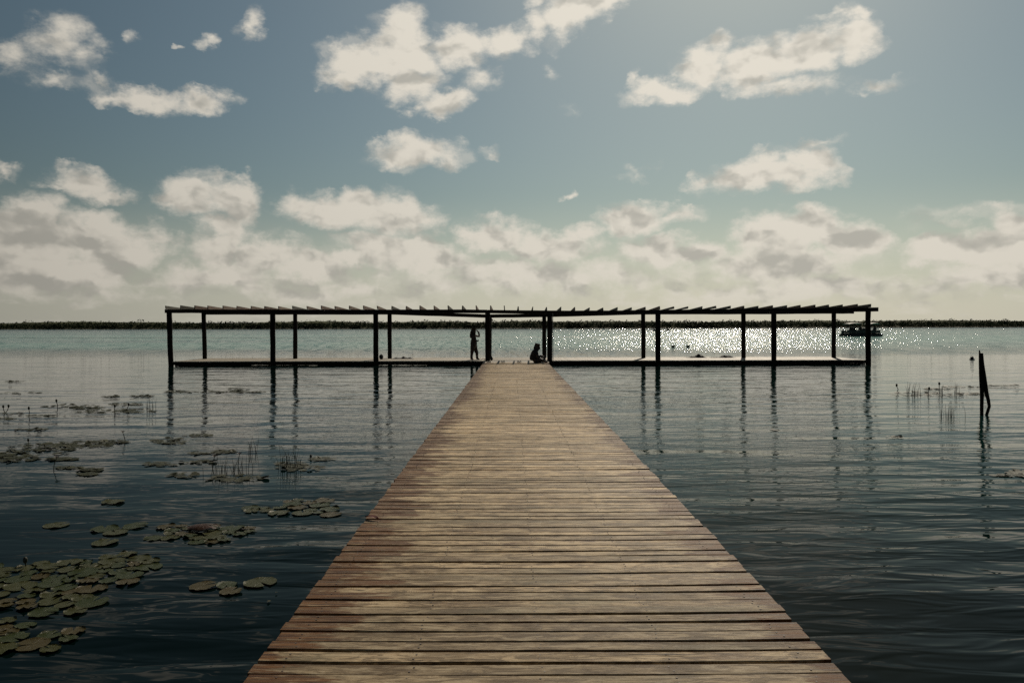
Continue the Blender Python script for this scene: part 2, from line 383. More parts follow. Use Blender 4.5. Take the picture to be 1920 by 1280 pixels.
# ------------------------------------------------------------------ water and land
wm = MB()
ys = [-60, 0, 40, 120, 300, 700, 1500]
xs = [-2500, -600, -150, 0, 150, 600, 2500]
for i in range(len(xs)-1):
    for j in range(len(ys)-1):
        wm.quad((xs[i],ys[j],0),(xs[i+1],ys[j],0),(xs[i+1],ys[j+1],0),(xs[i],ys[j+1],0))
tag(wm.build('water', M['water']), kind='structure')

def shore_y(x):
    base = 395 + 62 * max(0, (-x - 20) / 290) ** .9 if x < -20 else 395 + 50 * max(0, (x - 60) / 240) ** .8 if x > 60 else 395
    return base + 7 * mn.noise(Vector((x * .02, 3.1, 0))) + 3 * mn.noise(Vector((x * .09, 8.1, 0)))
M['land'] = noisy('lake_bank', (.025, .026, .014), (.05, .045, .028), .9, .5)
lm = MB(); prev = None
X0, X1 = -1000, 1000
for k in range(201):
    x = X0 + (X1 - X0) * k / 200; y = shore_y(x)
    cur = [(x, y, -.3), (x, y + 2.5, .35), (x, y + 30, .9), (x, y + 120, 2.2), (x, y + 500, 2.6)]
    if prev:
        for a in range(4): lm.quad(prev[a], cur[a], cur[a+1], prev[a+1])
    prev = cur
tag(lm.build('hills', M['land'], smooth=True), kind='structure')

# forest on the far bank: crowns of many little leaf faces, one mass
def leaf_material(name, c1, c2):
    m, n, b = mat(name, c1, .95, .04)
    g = n.node('ShaderNodeObjectInfo'); P = n.node('ShaderNodeNewGeometry').outputs['Position']
    f = n.ss(n.noise(P, .35, 4, .6), .35, .65)
    n.put(b.inputs['Base Color'], n.mix(f, c1, c2)); return m
M['forest'] = leaf_material('forest_leaves', (.038, .046, .024), (.075, .082, .044))
M['mangrove'] = leaf_material('mangrove_leaves', (.008, .012, .006), (.020, .026, .012))
def crown(mb, c, r, h, n, size, r_=rnd):
    """leaf clumps scattered through a crown's volume"""
    for _ in range(n):
        while True:
            p = Vector((r_.uniform(-1,1), r_.uniform(-1,1), r_.uniform(-1,1)))
            if .25 < p.length < 1: break
        q = Vector((c[0] + p.x * r, c[1] + p.y * r, c[2] + p.z * h))
        a = Vector((r_.gauss(0,1), r_.gauss(0,1), r_.gauss(0,1))).normalized(); b = a.orthogonal().normalized()
        s = size * r_.uniform(.6, 1.3); b2 = a.cross(b)
        mb.quad(q - b*s, q - b2*s*.7, q + b*s, q + b2*s*.7)
fm = MB(); fr = random.Random(11)
x = X0 + 20
while x < X1 - 20:
    vis = abs(x) < 420
    step = 2.1 if vis else 5
    for row in range(4):
        yy = shore_y(x) + 3 + row * 7 + fr.uniform(-2, 2)
        hgt = 3.3 + row * .40 + 1.1 * mn.noise(Vector((x * .035, row * 5.1, 0))) + .8 * mn.noise(Vector((x * .16, row * 3.3, 2))) + fr.uniform(-.3, .35)
        if fr.random() < .03: hgt += fr.uniform(.6, 1.3)
        r = fr.uniform(1.6, 2.8)
        if not vis: r *= 2
        crown(fm, (x + fr.uniform(-1, 1), yy, hgt * .52), r, hgt * .46, 52 if vis else 16, .40 if vis else 1.3, fr)
    x += step
tag(fm.build('forest', M['forest']), 'low dark green woodland lining the far side of the lake', 'woodland', kind='stuff')
# a solid undergrowth so no light leaks through
um = MB(); prev = None
for k in range(1601):
    x = X0 + (X1 - X0) * k / 1600; y = shore_y(x) + 13; h = 3.35 + 1.0 * mn.noise(Vector((x * .035, 15.3, 0))) + .45 * mn.noise(Vector((x * .4, 1, 0))) + .2 * mn.noise(Vector((x * 1.3, 4, 0)))
    cur = [(x, y - 6, .5), (x, y, h * .85), (x, y + 10, h + .25), (x, y + 30, h + .4), (x, y + 200, h - .5)]
    if prev:
        for a in range(4): um.quad(prev[a], cur[a], cur[a+1], prev[a+1])
    prev = cur
tag(um.build('undergrowth', M['forest'], smooth=True), 'dense dark undergrowth behind the lake bank', 'undergrowth', kind='stuff')
def bush(px0, px1, ptop, label, seed):
    r_ = random.Random(seed); mid = (px0 + px1) / 2
    x = (mid - CX) / F * 400; y = shore_y(x) - 2.5; x = (mid - CX) / F * y
    w = (px1 - px0) / F * y / 2; h = (HZ - ptop - ROLL * (mid - CX)) / F * y + EYE
    o = empty('mangrove_bush', (x, y, 0))
    cb = MB(); k = max(2, int(w / 1.6))
    for i in range(k):
        t = (i + .5) / k * 2 - 1; hh = h * (1 - .55 * t * t) * r_.uniform(.85, 1.05)
        crown(cb, (t * w, r_.uniform(-.6, .6), hh * .52), w / k * 1.25, hh * .5, 110, .34, r_)
    cb.build('crown', M['mangrove'], o)
    for i in range(3):
        t = (i - 1) * .6 * w; tr = MB()
        tr.tube([(t + r_.uniform(-.5,.5), r_.uniform(-.4,.4), -.4), (t * .95, 0, h * .25), (t * .8, 0, h * .5)], [.07, .06, .03], 5)
        tr.build('trunk', M['dark_wood'], o)
    tag(o, label, 'bush', 'mangrove bushes on the far bank')
for i, (a, b_, t, lb) in enumerate([
    (462, 497, 607.5, 'dark rounded bush on the far bank seen between the first two posts at the left'),
    (568, 606, 607.5, 'dark low bush on the far bank just right of the fourth post from the left'),
    (868, 902, 606.5, 'dark bush on the far bank rising behind the standing woman'),
    (180, 216, 608.5, 'low black bush on the far bank left of the pergola'),
    (80, 120, 609, 'low black bush on the far bank near the left edge of the view'),
    (1062, 1100, 606.5, 'dark bush on the far bank just right of the dock end'),
    (1150, 1176, 607, 'small dark bush on the far bank between dock end and the next posts'),
    (1290, 1352, 606, 'broad dark bush on the far bank above the brightest glitter'),
    (780, 800, 609.5, 'tiny dark bush on the far bank left of the standing woman'),
    (655, 676, 609.5, 'small dark bush on the far bank left of the middle left posts')]):
    bush(a, b_, t, lb, 100 + i)

# ------------------------------------------------------------------ dock
XL, XR = -1.368, 1.712; YEND = 38.0
dock = tag(empty('wooden_dock', (0, 0, 0)), 'long weathered plank dock leading straight out over the water', 'dock')
pk = MB(); nl = MB()
y = .35; JX = (-.53, .15, .84); pr = random.Random(5)
while y < YEND:
    w = pr.choice((.108, .122, .130, .138, .148)) + pr.uniform(-.004, .004); gap = pr.choice((.007, .012, .016, .020, .028)) * pr.uniform(.7, 1.25)
    if y + w > YEND: w = YEND - y
    pk.col = pr.random()
    rot = pr.gauss(0, .0018); z0 = DECK + pr.uniform(-.004, .004); tw = pr.uniform(-.003, .003)
    l = XL + pr.uniform(-.011, .011); r = XR + pr.uniform(-.011, .011); n = 14
    rows = []
    wl = [pr.uniform(-.0022, .0022) for _ in range(n + 1)]; wr = [pr.uniform(-.0022, .0022) for _ in range(n + 1)]
    for k in range(n + 1):
        xx = l + (r - l) * k / n
        cy = y + rot * xx * 1.0 + .020 * ((xx - .15) / 1.5) ** 2
        a = cy + wl[k]; c = cy + w + wr[k]; zz = z0 + tw * xx + .0015 * math.sin(xx * 3 + pk.col * 9)
        ch = .005
        rows.append([(xx, a, zz - .035), (xx, a, zz - ch), (xx, a + ch, zz), (xx, c - ch, zz), (xx, c, zz - ch), (xx, c, zz - .035)])
    i0 = len(pk.v)
    for rw in rows: pk.v += rw
    for k in range(n):
        for a in range(6):
            b_ = (a + 1) % 6; q = i0 + k * 6
            pk.f.append((q + a, q + 6 + a, q + 6 + b_, q + b_)); pk.c.append(pk.col)
    pk.f.append(tuple(i0 + a for a in range(6))); pk.c.append(pk.col)
    pk.f.append(tuple(i0 + n * 6 + a for a in reversed(range(6)))); pk.c.append(pk.col)
    if y < 26:
        for jx in (-1.22,) + JX + (1.55,):
            for q in (.28, .72):
                if pr.random() < .85:
                    xx = jx + pr.uniform(-.018, .018); yy = y + w * q + .020 * ((xx - .15) / 1.5) ** 2
                    zz = z0 + tw * xx; rr = .0055
                    nl.tube([(xx, yy, zz - .004), (xx, yy, zz + .0022)], rr, 7)
    y += w + gap
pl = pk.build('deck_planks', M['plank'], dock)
nl.build('nails', M['nail'], dock)
for jx in (-1.24,) + JX + (1.58,):
    j = MB(); j.box(jx - .04, jx + .04, .4, YEND - .02, DECK - .19, DECK - .0405); j.build('joist', M['dark_wood'], dock)
for k in range(10):
    yy = 1.2 + k * 4.0
    for xx in (-1.12, 1.46):
        q = MB(); q.tube([(xx, yy, -1.6), (xx, yy, DECK - .20)], .085, 10); q.build('pile', M['dark_wood'], dock)

# ------------------------------------------------------------------ platform across the dock's end
ZF, ZB = 39.9, 43.1
def interp(tab, x):
    if x <= tab[0][0]: return tab[0][1]
    for (a, b), (c, d) in zip(tab, tab[1:]):
        if x <= c: return b + (d - b) * (x - a) / (c - a)
    return tab[-1][1]
plat = tag(empty('platform', (0, ZF, 0)), 'low T-shaped bathing platform of pale planks under the pergola', 'platform')
plat.matrix_world = Matrix.Translation((0, 0, 0))
xa = at_depth(324, 677, ZF).x; xb = at_depth(1624, 674, ZF).x
MIDL, MIDR = -1.42, 1.80
def deck_field(x0, x1, y0, y1):
    mb = MB(); x = x0
    while x < x1:
        w = min(pr.uniform(.12, .14), x1 - x); j = pr.uniform(-.004, .004)
        mb.box(x, x + w, y0 + pr.uniform(-.02, .02), y1 + pr.uniform(-.03, .03), DECK - .032 + j, DECK + j); x += w + .014
    return mb
deck_field(xa, MIDL, ZF - .06, 44.1).build('left_deck', M['deck_far'], plat)
deck_field(MIDR, xb, ZF - .06, 44.1).build('right_deck', M['deck_far'], plat)
mb = MB(); y = YEND + .02
while y < 44.0:
    w = pr.uniform(.12, .14); mb.box(MIDL + .01 + pr.uniform(0, .02), MIDR - .02, y, y + w, DECK - .032, DECK + pr.uniform(-.006, .002)); y += w + .012
mb.build('middle_deck', M['deck_far'], plat)
for (a, b, y0) in ((xa, MIDL, ZF), (MIDR, xb, ZF), (xa, xb, 43.9)):
    q = MB(); n = 12
    for k in range(n):
        u0 = a + (b - a) * k / n; u1 = a + (b - a) * (k + 1) / n - .006; d = pr.uniform(-.008, .008)
        q.box(u0, u1, y0 - .03 + d, y0 + .05 + d, DECK - .175 + pr.uniform(-.01, .01), DECK - .034)
    q.build('edge_beam', M['dark_wood'], plat)
for x in (MIDL + .03, MIDR - .1):
    q = MB(); q.box(x, x + .08, YEND + .05, ZF + .05, DECK - .19, DECK - .034); q.build('edge_beam', M['dark_wood'], plat)
for k in range(14):
    x = xa + .3 + (xb - xa - .6) * k / 13
    q = MB(); q.box(x - .05, x + .05, ZF + .06, 43.85, DECK - .17, DECK - .034); q.build('joist', M['dark_wood'], plat)
# lower bearers, in lengths with gaps where the water shows
for (p0, p1) in ((326, 469), (594, 640), (640, 700), (800, 905)):
    a = at_depth(p0, 680, ZF).x; b = at_depth(p1, 680, ZF).x
    q = MB(); q.box(a, b, ZF + .08, ZF + .22, DECK - .30, DECK - .178); q.build('bearer', M['dark_wood'], plat)
a = MIDR + .05; q = MB(); q.box(a, xb, ZF + .08, ZF + .22, DECK - .27, DECK - .178); q.build('bearer', M['dark_wood'], plat)

# ------------------------------------------------------------------ pergola
perg = tag(empty('pergola', (0, 0, 0)), 'long dark wooden pergola of posts and slanted rafters over the platform', 'pergola')
FRONT = [(317.5, 320), (511.5, 511.5), (704.5, 705), (914.5, 914.5), (1030.8, 1030.8), (1233.5, 1234), (1450.5, 1451), (1627.5, 1628.5)]
BACK = [(382.5, 383.5), (553.5, 553.5), (730.5, 730.5), (918, 918), (1020.5, 1020.5), (1206, 1206.5), (1393.5, 1394.5), (1563, 1563.5)]
FB = [(312, 586.8), (914, 587), (1031, 589), (1130, 589), (1233, 588), (1450, 586), (1645, 584)]
FT = [(312, 580), (880, 580.2), (1031, 582.3), (1130, 582.3), (1233, 581), (1450, 578.5), (1645, 576.3)]
BB = [(384, 589.8), (560, 589.9), (733, 589.8), (820, 592.6), (918, 595.8), (1021, 594.5), (1110, 592.2), (1206, 589.6), (1394, 589.2), (1563, 588)]
ST = [(312, 572.3), (500, 573.6), (700, 573), (915, 572.3), (1000, 575), (1100, 576), (1150, 576), (1240, 574.5), (1390, 573.5), (1450, 572), (1560, 571), (1632, 570)]
def post(pt, pb, Y, r, top):
    t = at_depth(pt, 590, Y); b = at_depth(pb, 680, Y); m_ = MB()
    k = 9; pts = []; rs = []
    for i in range(k):
        f = i / (k - 1); z = -1.8 + (top + 1.8) * f
        xx = b.x + (t.x - b.x) * max(0, z) / 2.6
        pts.append((xx + pr.uniform(-.008, .008), Y + pr.uniform(-.008, .008), z)); rs.append(r * pr.uniform(.96, 1.05))
    m_.tube(pts, rs, 12); return m_.build('post', M['dark_wood'], perg, smooth=True)
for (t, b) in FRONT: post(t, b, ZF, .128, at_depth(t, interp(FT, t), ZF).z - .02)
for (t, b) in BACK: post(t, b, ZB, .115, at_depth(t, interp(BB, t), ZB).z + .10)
def beam(p0, p1, Y, tab, hpx=None, top=None, h=.2, d=.10):
    q = MB(); n = max(4, int((p1 - p0) / 22)); rows = []
    for k in range(n + 1):
        p = p0 + (p1 - p0) * k / n; zb = at_depth(p, interp(tab, p), Y); zt = at_depth(p, interp(top, p), Y).z if top else zb.z + h
        j = pr.uniform(-.006, .006)
        rows.append([(zb.x, Y - d/2, zb.z + j), (zb.x, Y + d/2, zb.z + j), (zb.x, Y + d/2, zt + j), (zb.x, Y - d/2, zt + j)])
    for k in range(n):
        for a in range(4):
            b_ = (a + 1) % 4; q.quad(rows[k][a], rows[k][b_], rows[k+1][b_], rows[k+1][a])
    q.quad(*reversed(rows[0])); q.quad(*rows[-1])
    o = q.build('beam', M['beam_wood'], perg)
    bm = bmesh.new(); bm.from_mesh(o.data); bmesh.ops.remove_doubles(bm, verts=bm.verts, dist=1e-4); bmesh.ops.recalc_face_normals(bm, faces=bm.faces); bm.to_mesh(o.data); bm.free()
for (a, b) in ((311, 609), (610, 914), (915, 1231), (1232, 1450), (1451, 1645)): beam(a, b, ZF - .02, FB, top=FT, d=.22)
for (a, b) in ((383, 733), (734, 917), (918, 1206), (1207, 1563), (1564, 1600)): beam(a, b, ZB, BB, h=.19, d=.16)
RW = [noisy('rafter_wood_%s' % s_, c1, c2, .7, 2.2, (8, 1, 8), .4) for s_, c1, c2 in (
    ('brown', (.09, .050, .032), (.20, .13, .085)), ('green', (.035, .034, .020), (.08, .07, .045)), ('pale', (.17, .12, .085), (.30, .22, .16)))]
for k in range(51):
    p = 312.5 + 26.4 * k; tf = at_depth(p, interp(ST, p), ZF - .25); zb = at_depth(p, interp(FT, p), ZF).z + .003
    lift = pr.uniform(0, .05) if 1150 < p < 1420 and pr.random() < .7 else pr.uniform(0, .008)
    xf = tf.x; xk = xf + pr.uniform(-.05, .05); th = pr.uniform(.035, .050)
    zt = tf.z + pr.uniform(-.025, .015); bb = at_depth(min(max(p, 384), 1563), interp(BB, min(max(p, 384), 1563)), ZB).z + .192
    bb = max(bb, 2.70) ; zk = max(bb + .03, zt - pr.uniform(.13, .19)); y0, y1 = ZF - .28 + pr.uniform(-.06, .06), ZB + .30 + pr.uniform(-.06, .06)
    lean = pr.uniform(-.02, .02)
    q = MB(); lo = zb + lift; kb = min(zk - .035, bb + .002)
    # a board on edge, cut down towards the back
    q.hexa([(xf - th/2, y0, lo), (xf + th/2, y0, lo), (xk + th/2, y1, kb), (xk - th/2, y1, kb),
            (xf - th/2 + lean, y0, zt), (xf + th/2 + lean, y0, zt), (xk + th/2 + lean, y1, zk), (xk - th/2 + lean, y1, zk)])
    q.build('rafter', RW[pr.choice((0, 0, 1, 1, 2)) if p < 760 else pr.choice((0, 1, 1))], perg)

# thin pale pole standing against the right-hand middle post
q = MB(); g = at_depth(1037.2, 676, ZF - .3); q.tube([(g.x, ZF - .12, DECK), (g.x, ZF - .12, 1.4), (g.x - .01, ZF - .12, 2.60)], .016, 8)
M['steel'] = noisy('dull_steel', (.25, .25, .24), (.4, .4, .38), .4, 20)
tag(q.build('thin_pole', M['steel']), 'thin bare pole upright beside the post right of the dock end', 'pole')

# ------------------------------------------------------------------ people
M['skin'] = noisy('skin', (.030, .019, .014), (.045, .026, .019), .55, 12, bump=.05)
M['hair'] = noisy('hair', (.018, .012, .009), (.035, .022, .015), .5, 30, (6, 6, 1), .5)
M['swim'] = noisy('dark_cloth', (.015, .015, .020), (.035, .033, .040), .85, 40, bump=.4)
M['shirt'] = noisy('black_shirt', (.012, .012, .014), (.028, .027, .030), .85, 25, bump=.5)
def skinned(name, verts, edges, mat_, parent=None, lv=2, fat=1.46):
    """one continuous body grown round a skeleton; verts: (x, y, z, radius or (rx, ry))"""
    me = bpy.data.meshes.new(name); me.from_pydata([v[:3] for v in verts], edges, []); me.materials.append(mat_)
    o = bpy.data.objects.new(name, me); COL.objects.link(o)
    if parent: o.parent = parent
    md = o.modifiers.new('skin', 'SKIN'); md.use_smooth_shade = True
    lay = me.skin_vertices[0].data if me.skin_vertices else None
    if lay is None:
        bm = bmesh.new(); bm.from_mesh(me); bm.verts.layers.skin.verify(); bm.to_mesh(me); bm.free(); lay = me.skin_vertices[0].data
    for i, v in enumerate(verts):
        r = v[3]; r = r if hasattr(r, '__len__') else (r, r); lay[i].radius = (r[0] * fat, r[1] * fat); lay[i].use_root = (i == 0)
    sb = o.modifiers.new('smooth', 'SUBSURF'); sb.levels = lv; sb.render_levels = lv
    return o
def body(J, mat_, parent, fingers=True):
    """J: joint name -> (x, y, z, r). Pelvis is the root."""
    order = list(J.keys()); idx = {k: i for i, k in enumerate(order)}; V = [J[k] for k in order]
    chains = [['pelvis', 'waist', 'chest', 'neck', 'jaw', 'head', 'crown'], ['jaw', 'nose']]
    for s in 'LR':
        chains += [['chest', 'sh' + s, 'el' + s, 'wr' + s, 'palm' + s], ['pelvis', 'hip' + s, 'kn' + s, 'an' + s, 'heel' + s], ['an' + s, 'toe' + s]]
    E = []
    for c in chains:
        c = [k for k in c if k in idx]
        E += [(idx[a], idx[b]) for a, b in zip(c, c[1:])]
    if fingers:
        for s in 'LR':
            w = Vector(J['wr' + s][:3]); p = Vector(J['palm' + s][:3]); d = (p - w).normalized(); sd = d.orthogonal().normalized(); dn = d.cross(sd)
            for i, L in enumerate((.062, .072, .066, .052)):
                a = p + sd * (i - 1.5) * .019 + d * .03; b = a + d * L * .5 + dn * .012; c = b + d * L * .35 + dn * .028
                k = len(V); V += [(*a, .0085), (*b, .008), (*c, .0065)]; E += [(idx['palm' + s], k), (k, k+1), (k+1, k+2)]
            a = w.lerp(p, .5) + sd * .035; b = a + d * .03 + sd * .018
            k = len(V); V += [(*a, .010), (*b, .008)]; E += [(idx['palm' + s], k), (k, k+1)]
    return skinned('body', V, E, mat_, parent)

# woman standing on the left deck, one hand at her brow
g = at(888.5, 674.3, DECK)
w1 = empty('person', (g.x, g.y, DECK), 0)
def S(px, py, y=0, r=.05): return ((px - 250) * .00292, y, (710 - py) * .00292, r)
J = {'pelvis': S(243, 440, 0, (.115, .145)), 'waist': S(248, 385, 0, (.085, .11)), 'chest': S(250, 310, 0, (.10, .145)), 'neck': S(256, 252, 0, .048),
     'jaw': S(262, 236, 0, (.055, .055)), 'head': S(258, 208, 0, (.085, .075)), 'crown': S(256, 182, 0, (.07, .065)), 'nose': S(282, 222, 0, .018),
     'shL': S(262, 275, .16, .047), 'elL': S(345, 302, .22, .043), 'wrL': S(333, 218, .12, .031), 'palmL': S(308, 197, .07, (.03, .016)),
     'shR': S(240, 275, -.16, .047), 'elR': S(222, 362, -.22, .043), 'wrR': S(288, 376, -.20, .032), 'palmR': S(312, 374, -.19, (.03, .016)),
     'hipL': S(258, 475, .085, .098), 'knL': S(302, 590, .085, .058), 'anL': S(305, 690, .09, .036), 'heelL': S(294, 701, .09, .028), 'toeL': S(345, 704, .10, .018),
     'hipR': S(235, 475, -.085, .098), 'knR': S(215, 590, -.085, .058), 'anR': S(205, 690, -.09, .040), 'heelR': S(192, 701, -.09, .028), 'toeR': S(245, 704, -.10, .018)}
body(J, M['skin'], w1)
skinned('hair', [S(250, 195, 0, (.095, .09)), S(252, 172, 0, (.06, .06)), S(228, 235, 0, (.07, .09)), S(212, 290, 0, (.055, .09)), S(208, 335, 0, (.03, .06))], [(0,1),(0,2),(2,3),(3,4)], M['hair'], w1)
skinned('swimsuit', [S(243, 440, 0, (.128, .158)), S(246, 405, 0, (.10, .128)), S(256, 478, .082, .106), S(236, 478, -.082, .106)], [(0,1),(0,2),(0,3)], M['swim'], w1)
skinned('swim_top', [S(252, 312, 0, (.108, .152)), S(250, 290, 0, (.106, .15))], [(0,1)], M['swim'], w1)
tag(w1, 'person in silhouette standing on the left deck with one hand raised to the brow', 'person')

# person sitting at the dock's end, back to the left, knees up, head bent
g = at(1001, 680.6, DECK)
w2 = empty('person', (g.x, g.y + .25, DECK), 0)
def T(px, py, y=0, r=.05): return ((px - 1350) * .00264, y, (772 - py) * .00264, r)
J = {'pelvis': T(1345, 725, 0, (.14, .17)), 'waist': T(1345, 670, 0, (.12, .145)), 'chest': T(1360, 600, 0, (.12, .165)), 'neck': T(1402, 540, 0, .055),
     'jaw': T(1432, 522, 0, .06), 'head': T(1424, 490, 0, (.09, .078)), 'crown': T(1420, 462, 0, (.07, .065)), 'nose': T(1466, 512, 0, .018),
     'shL': T(1372, 575, .18, .055), 'elL': T(1425, 665, .22, .042), 'wrL': T(1500, 668, .12, .028), 'palmL': T(1530, 664, .08, (.03, .018)),
     'shR': T(1372, 575, -.18, .055), 'elR': T(1420, 680, -.22, .042), 'wrR': T(1495, 690, -.10, .028), 'palmR': T(1525, 690, -.06, (.03, .018)),
     'hipL': T(1375, 728, .10, .10), 'knL': T(1500, 648, .13, .062), 'anL': T(1555, 745, .12, .038), 'heelL': T(1545, 758, .12, .028), 'toeL': T(1600, 760, .13, .02),
     'hipR': T(1380, 728, -.10, .10), 'knR': T(1485, 715, -.26, .062), 'anR': T(1560, 752, -.10, .036), 'heelR': T(1552, 760, -.10, .026), 'toeR': T(1600, 760, -.08, .02)}
body(J, M['skin'], w2)
skinned('shirt', [T(1343, 730, 0, (.155, .185)), T(1343, 670, 0, (.135, .16)), T(1360, 600, 0, (.132, .18)), T(1385, 562, 0, (.10, .13)), T(1374, 578, .185, .066), T(1405, 632, .21, .056), T(1374, 578, -.185, .066), T(1402, 632, -.21, .056)],
        [(0,1),(1,2),(2,3),(2,4),(4,5),(2,6),(6,7)], M['shirt'], w2)
skinned('shorts', [T(1352, 732, 0, (.148, .178)), T(1430, 690, .12, .098), T(1430, 722, -.17, .098)], [(0,1),(0,2)], M['swim'], w2)
skinned('hair', [T(1414, 478, 0, (.10, .09)), T(1420, 452, 0, (.06, .06)), T(1388, 522, 0, (.07, .085)), T(1370, 552, 0, (.05, .07))], [(0,1),(0,2),(2,3)], M['hair'], w2)
tag(w2, 'person in silhouette sitting at the dock end with knees drawn up and head bent', 'person')

# ------------------------------------------------------------------ things lying on the platform
def heap(name, px0, px1, py, h, label, cat, Y, seed, lumps):
    r_ = random.Random(seed); a = at_depth(px0, py, Y); b = at_depth(px1, py, Y); w = b.x - a.x; nx, ny = 34, 18
    mb = MB(); g_ = []
    for j in range(ny):
        for i in range(nx):
            u = i / (nx - 1); v = j / (ny - 1)
            x = (u - .5) * w; y = (v - .5) * .55
            e = min(1, 5 * min(u, 1 - u)) * min(1, 4 * min(v, 1 - v))
            z = max(.012, sum(hh * math.exp(-((u - c) / s) ** 2 - ((v - .5) / .3) ** 2) for c, s, hh in lumps) * h)
            z *= 1 + .5 * mn.noise(Vector((x * 9, y * 9, seed))); z += .03 * abs(mn.noise(Vector((x * 22, y * 22, seed))))
            mb.v.append((x + .02 * mn.noise(Vector((y * 12, z, 3))), y + .03 * mn.noise(Vector((x * 9, 4, seed))), z * e + .002))
    for j in range(ny - 1):
        for i in range(nx - 1):
            q = j * nx + i; mb.f.append((q, q + 1, q + nx + 1, q + nx)); mb.c.append(None)
    base = list(range(nx)) + [k * nx + nx - 1 for k in range(1, ny)] + [(ny - 1) * nx + k for k in reversed(range(nx - 1))] + [k * nx for k in reversed(range(1, ny - 1))]
    mb.f.append(tuple(reversed(base))); mb.c.append(None)
    o = mb.build(name, M['shirt'], smooth=True, loc=((a.x + b.x) / 2, Y, DECK + .002)); tag(o, label, cat); return o
heap('towel_heap', 734, 776, 672, .11, 'dark heap of clothes and towels beside the third back post on the left deck', 'clothes', 42.6, 3, [(.2, .2, .6), (.55, .12, 1), (.85, .12, .9)])
heap('towel_heap', 1287, 1326, 672, .17, 'peaked dark heap of clothes on the right deck, left one of the two', 'clothes', 43.2, 5, [(.3, .18, .4), (.58, .14, 1), (.8, .12, .55)])
heap('towel_heap', 1330, 1378, 672, .14, 'long low dark heap of clothes on the right deck next to the seventh back post', 'clothes', 43.2, 8, [(.1, .1, .2), (.6, .16, .9), (.85, .1, .7)])
def backpack(p, label, s=1.0, rz=0.3):
    o = empty('backpack', p, rz); b = MB(); n = 8
    b.ball((0, 0, .17 * s), (.15 * s, .10 * s, .18 * s), 14, 9, .03); b.build('bag', M['shirt'], o, smooth=True)
    q = MB(); q.ball((.02 * s, -.09 * s, .11 * s), (.10 * s, .04 * s, .08 * s), 10, 7); q.build('pocket', M['swim'], o, smooth=True)
    for sx in (-.06, .06):
        q = MB(); q.tube([(sx * s, .09 * s, .30 * s), (sx * s, .15 * s, .22 * s), (sx * s, .14 * s, .10 * s), (sx * s, .08 * s, .04 * s)], .012 * s, 6); q.build('strap', M['swim'], o)
    q = MB(); q.tube([(-.03 * s, 0, .34 * s), (-.02 * s, 0, .38 * s), (.02 * s, 0, .38 * s), (.03 * s, 0, .34 * s)], .008 * s, 6); q.build('handle', M['swim'], o)
    tag(o, label, 'backpack')
g = at(714.5, 673.5, DECK); backpack(g, 'dark backpack slumped behind the third front post on the left deck', .75)
g = at(921.5, 675.5, DECK); backpack(g, 'small dark bag leaning on the post foot left of the dock end', .55, 1.2)
def sandals(px, py, label, rz):
    g = at(px, py, DECK); o = empty('sandal_pair', (g.x, g.y, DECK), rz)
    for s in (-1, 1):
        q = MB(); ring = []
        for k in range(14):
            t = 2 * math.pi * k / 14; ring.append((s * .050 + .042 * math.cos(t) * (1 + .15 * math.sin(t)), .125 * math.sin(t)))
        q.quad(*[(a, b, .006) for a, b in reversed(ring)]); q.quad(*[(a, b, .03) for a, b in ring])
        for k in range(14):
            a, b = ring[k], ring[(k + 1) % 14]; q.quad((*a, .006), (*b, .006), (*b, .03), (*a, .03))
        so = q.build('sandal', M['shirt'], o)
        q = MB(); q.tube([(s * .055 - .04, .03, .03), (s * .055 - .02, .045, .09), (s * .055 + .02, .045, .09), (s * .055 + .04, .03, .03)], .014, 6); q.build('strap', M['shirt'], so)
    tag(o, label, 'sandals')
sandals(943, 680.2, 'pair of dark sandals at the dock end nearer the left post', .15)
sandals(973, 680.2, 'pair of dark sandals at the middle of the dock end', -.3)
sandals(916.5, 679.6, 'pair of dark sandals at the left corner of the dock end', .2)

# ------------------------------------------------------------------ on the lake
M['hull'] = noisy('boat_hull', (.02, .022, .025), (.05, .05, .052), .5, 3)
M['canvas'] = noisy('white_canvas', (.70, .69, .64), (.80, .79, .75), .8, 8, bump=.1)
M['orange'] = noisy('life_vest', (.05, .03, .02), (.09, .045, .02), .8, 10)
g = at(1614, 630.2, 0)
boat = empty('tour_boat', (g.x, g.y, 0), R(4))
for yy in (-.95, .95):
    q = MB(); q.tube([(-3.2, yy, .12), (-2.9, yy, .12), (0, yy, .12), (2.5, yy, .12), (3.1, yy, .20), (3.35, yy, .30)], [.16, .30, .30, .30, .2, .05], 14); q.build('pontoon', M['hull'], boat, smooth=True)
q = MB(); q.box(-2.95, 2.95, -1.15, 1.15, .42, .52); q.build('boat_deck', M['hull'], boat, bevel=.02)
q = MB()
for yy in (-1.12, 1.09): q.box(-2.7, 2.75, yy, yy + .03, .54, .98)
q.box(2.75, 2.78, -1.12, 1.12, .54, .98); q.box(-2.73, -2.70, -1.12, 1.12, .54, .98)
q.build('side_panels', M['hull'], boat)
q = MB()
for yy in (-1.12, 1.12):
    q.tube([(-2.72, yy, 1.06), (2.78, yy, 1.06)], .02, 6)
    for k in range(9):
        x = -2.72 + 5.5 * k / 8; q.tube([(x, yy, .5), (x, yy, 1.06)], .015, 6)
q.build('railing', M['hull'], boat)
for yy in (-.7, .7):
    q = MB(); q.box(-2.3, 2.2, yy - .2, yy + .2, .525, .88); q.build('bench', M['hull'], boat, bevel=.03)
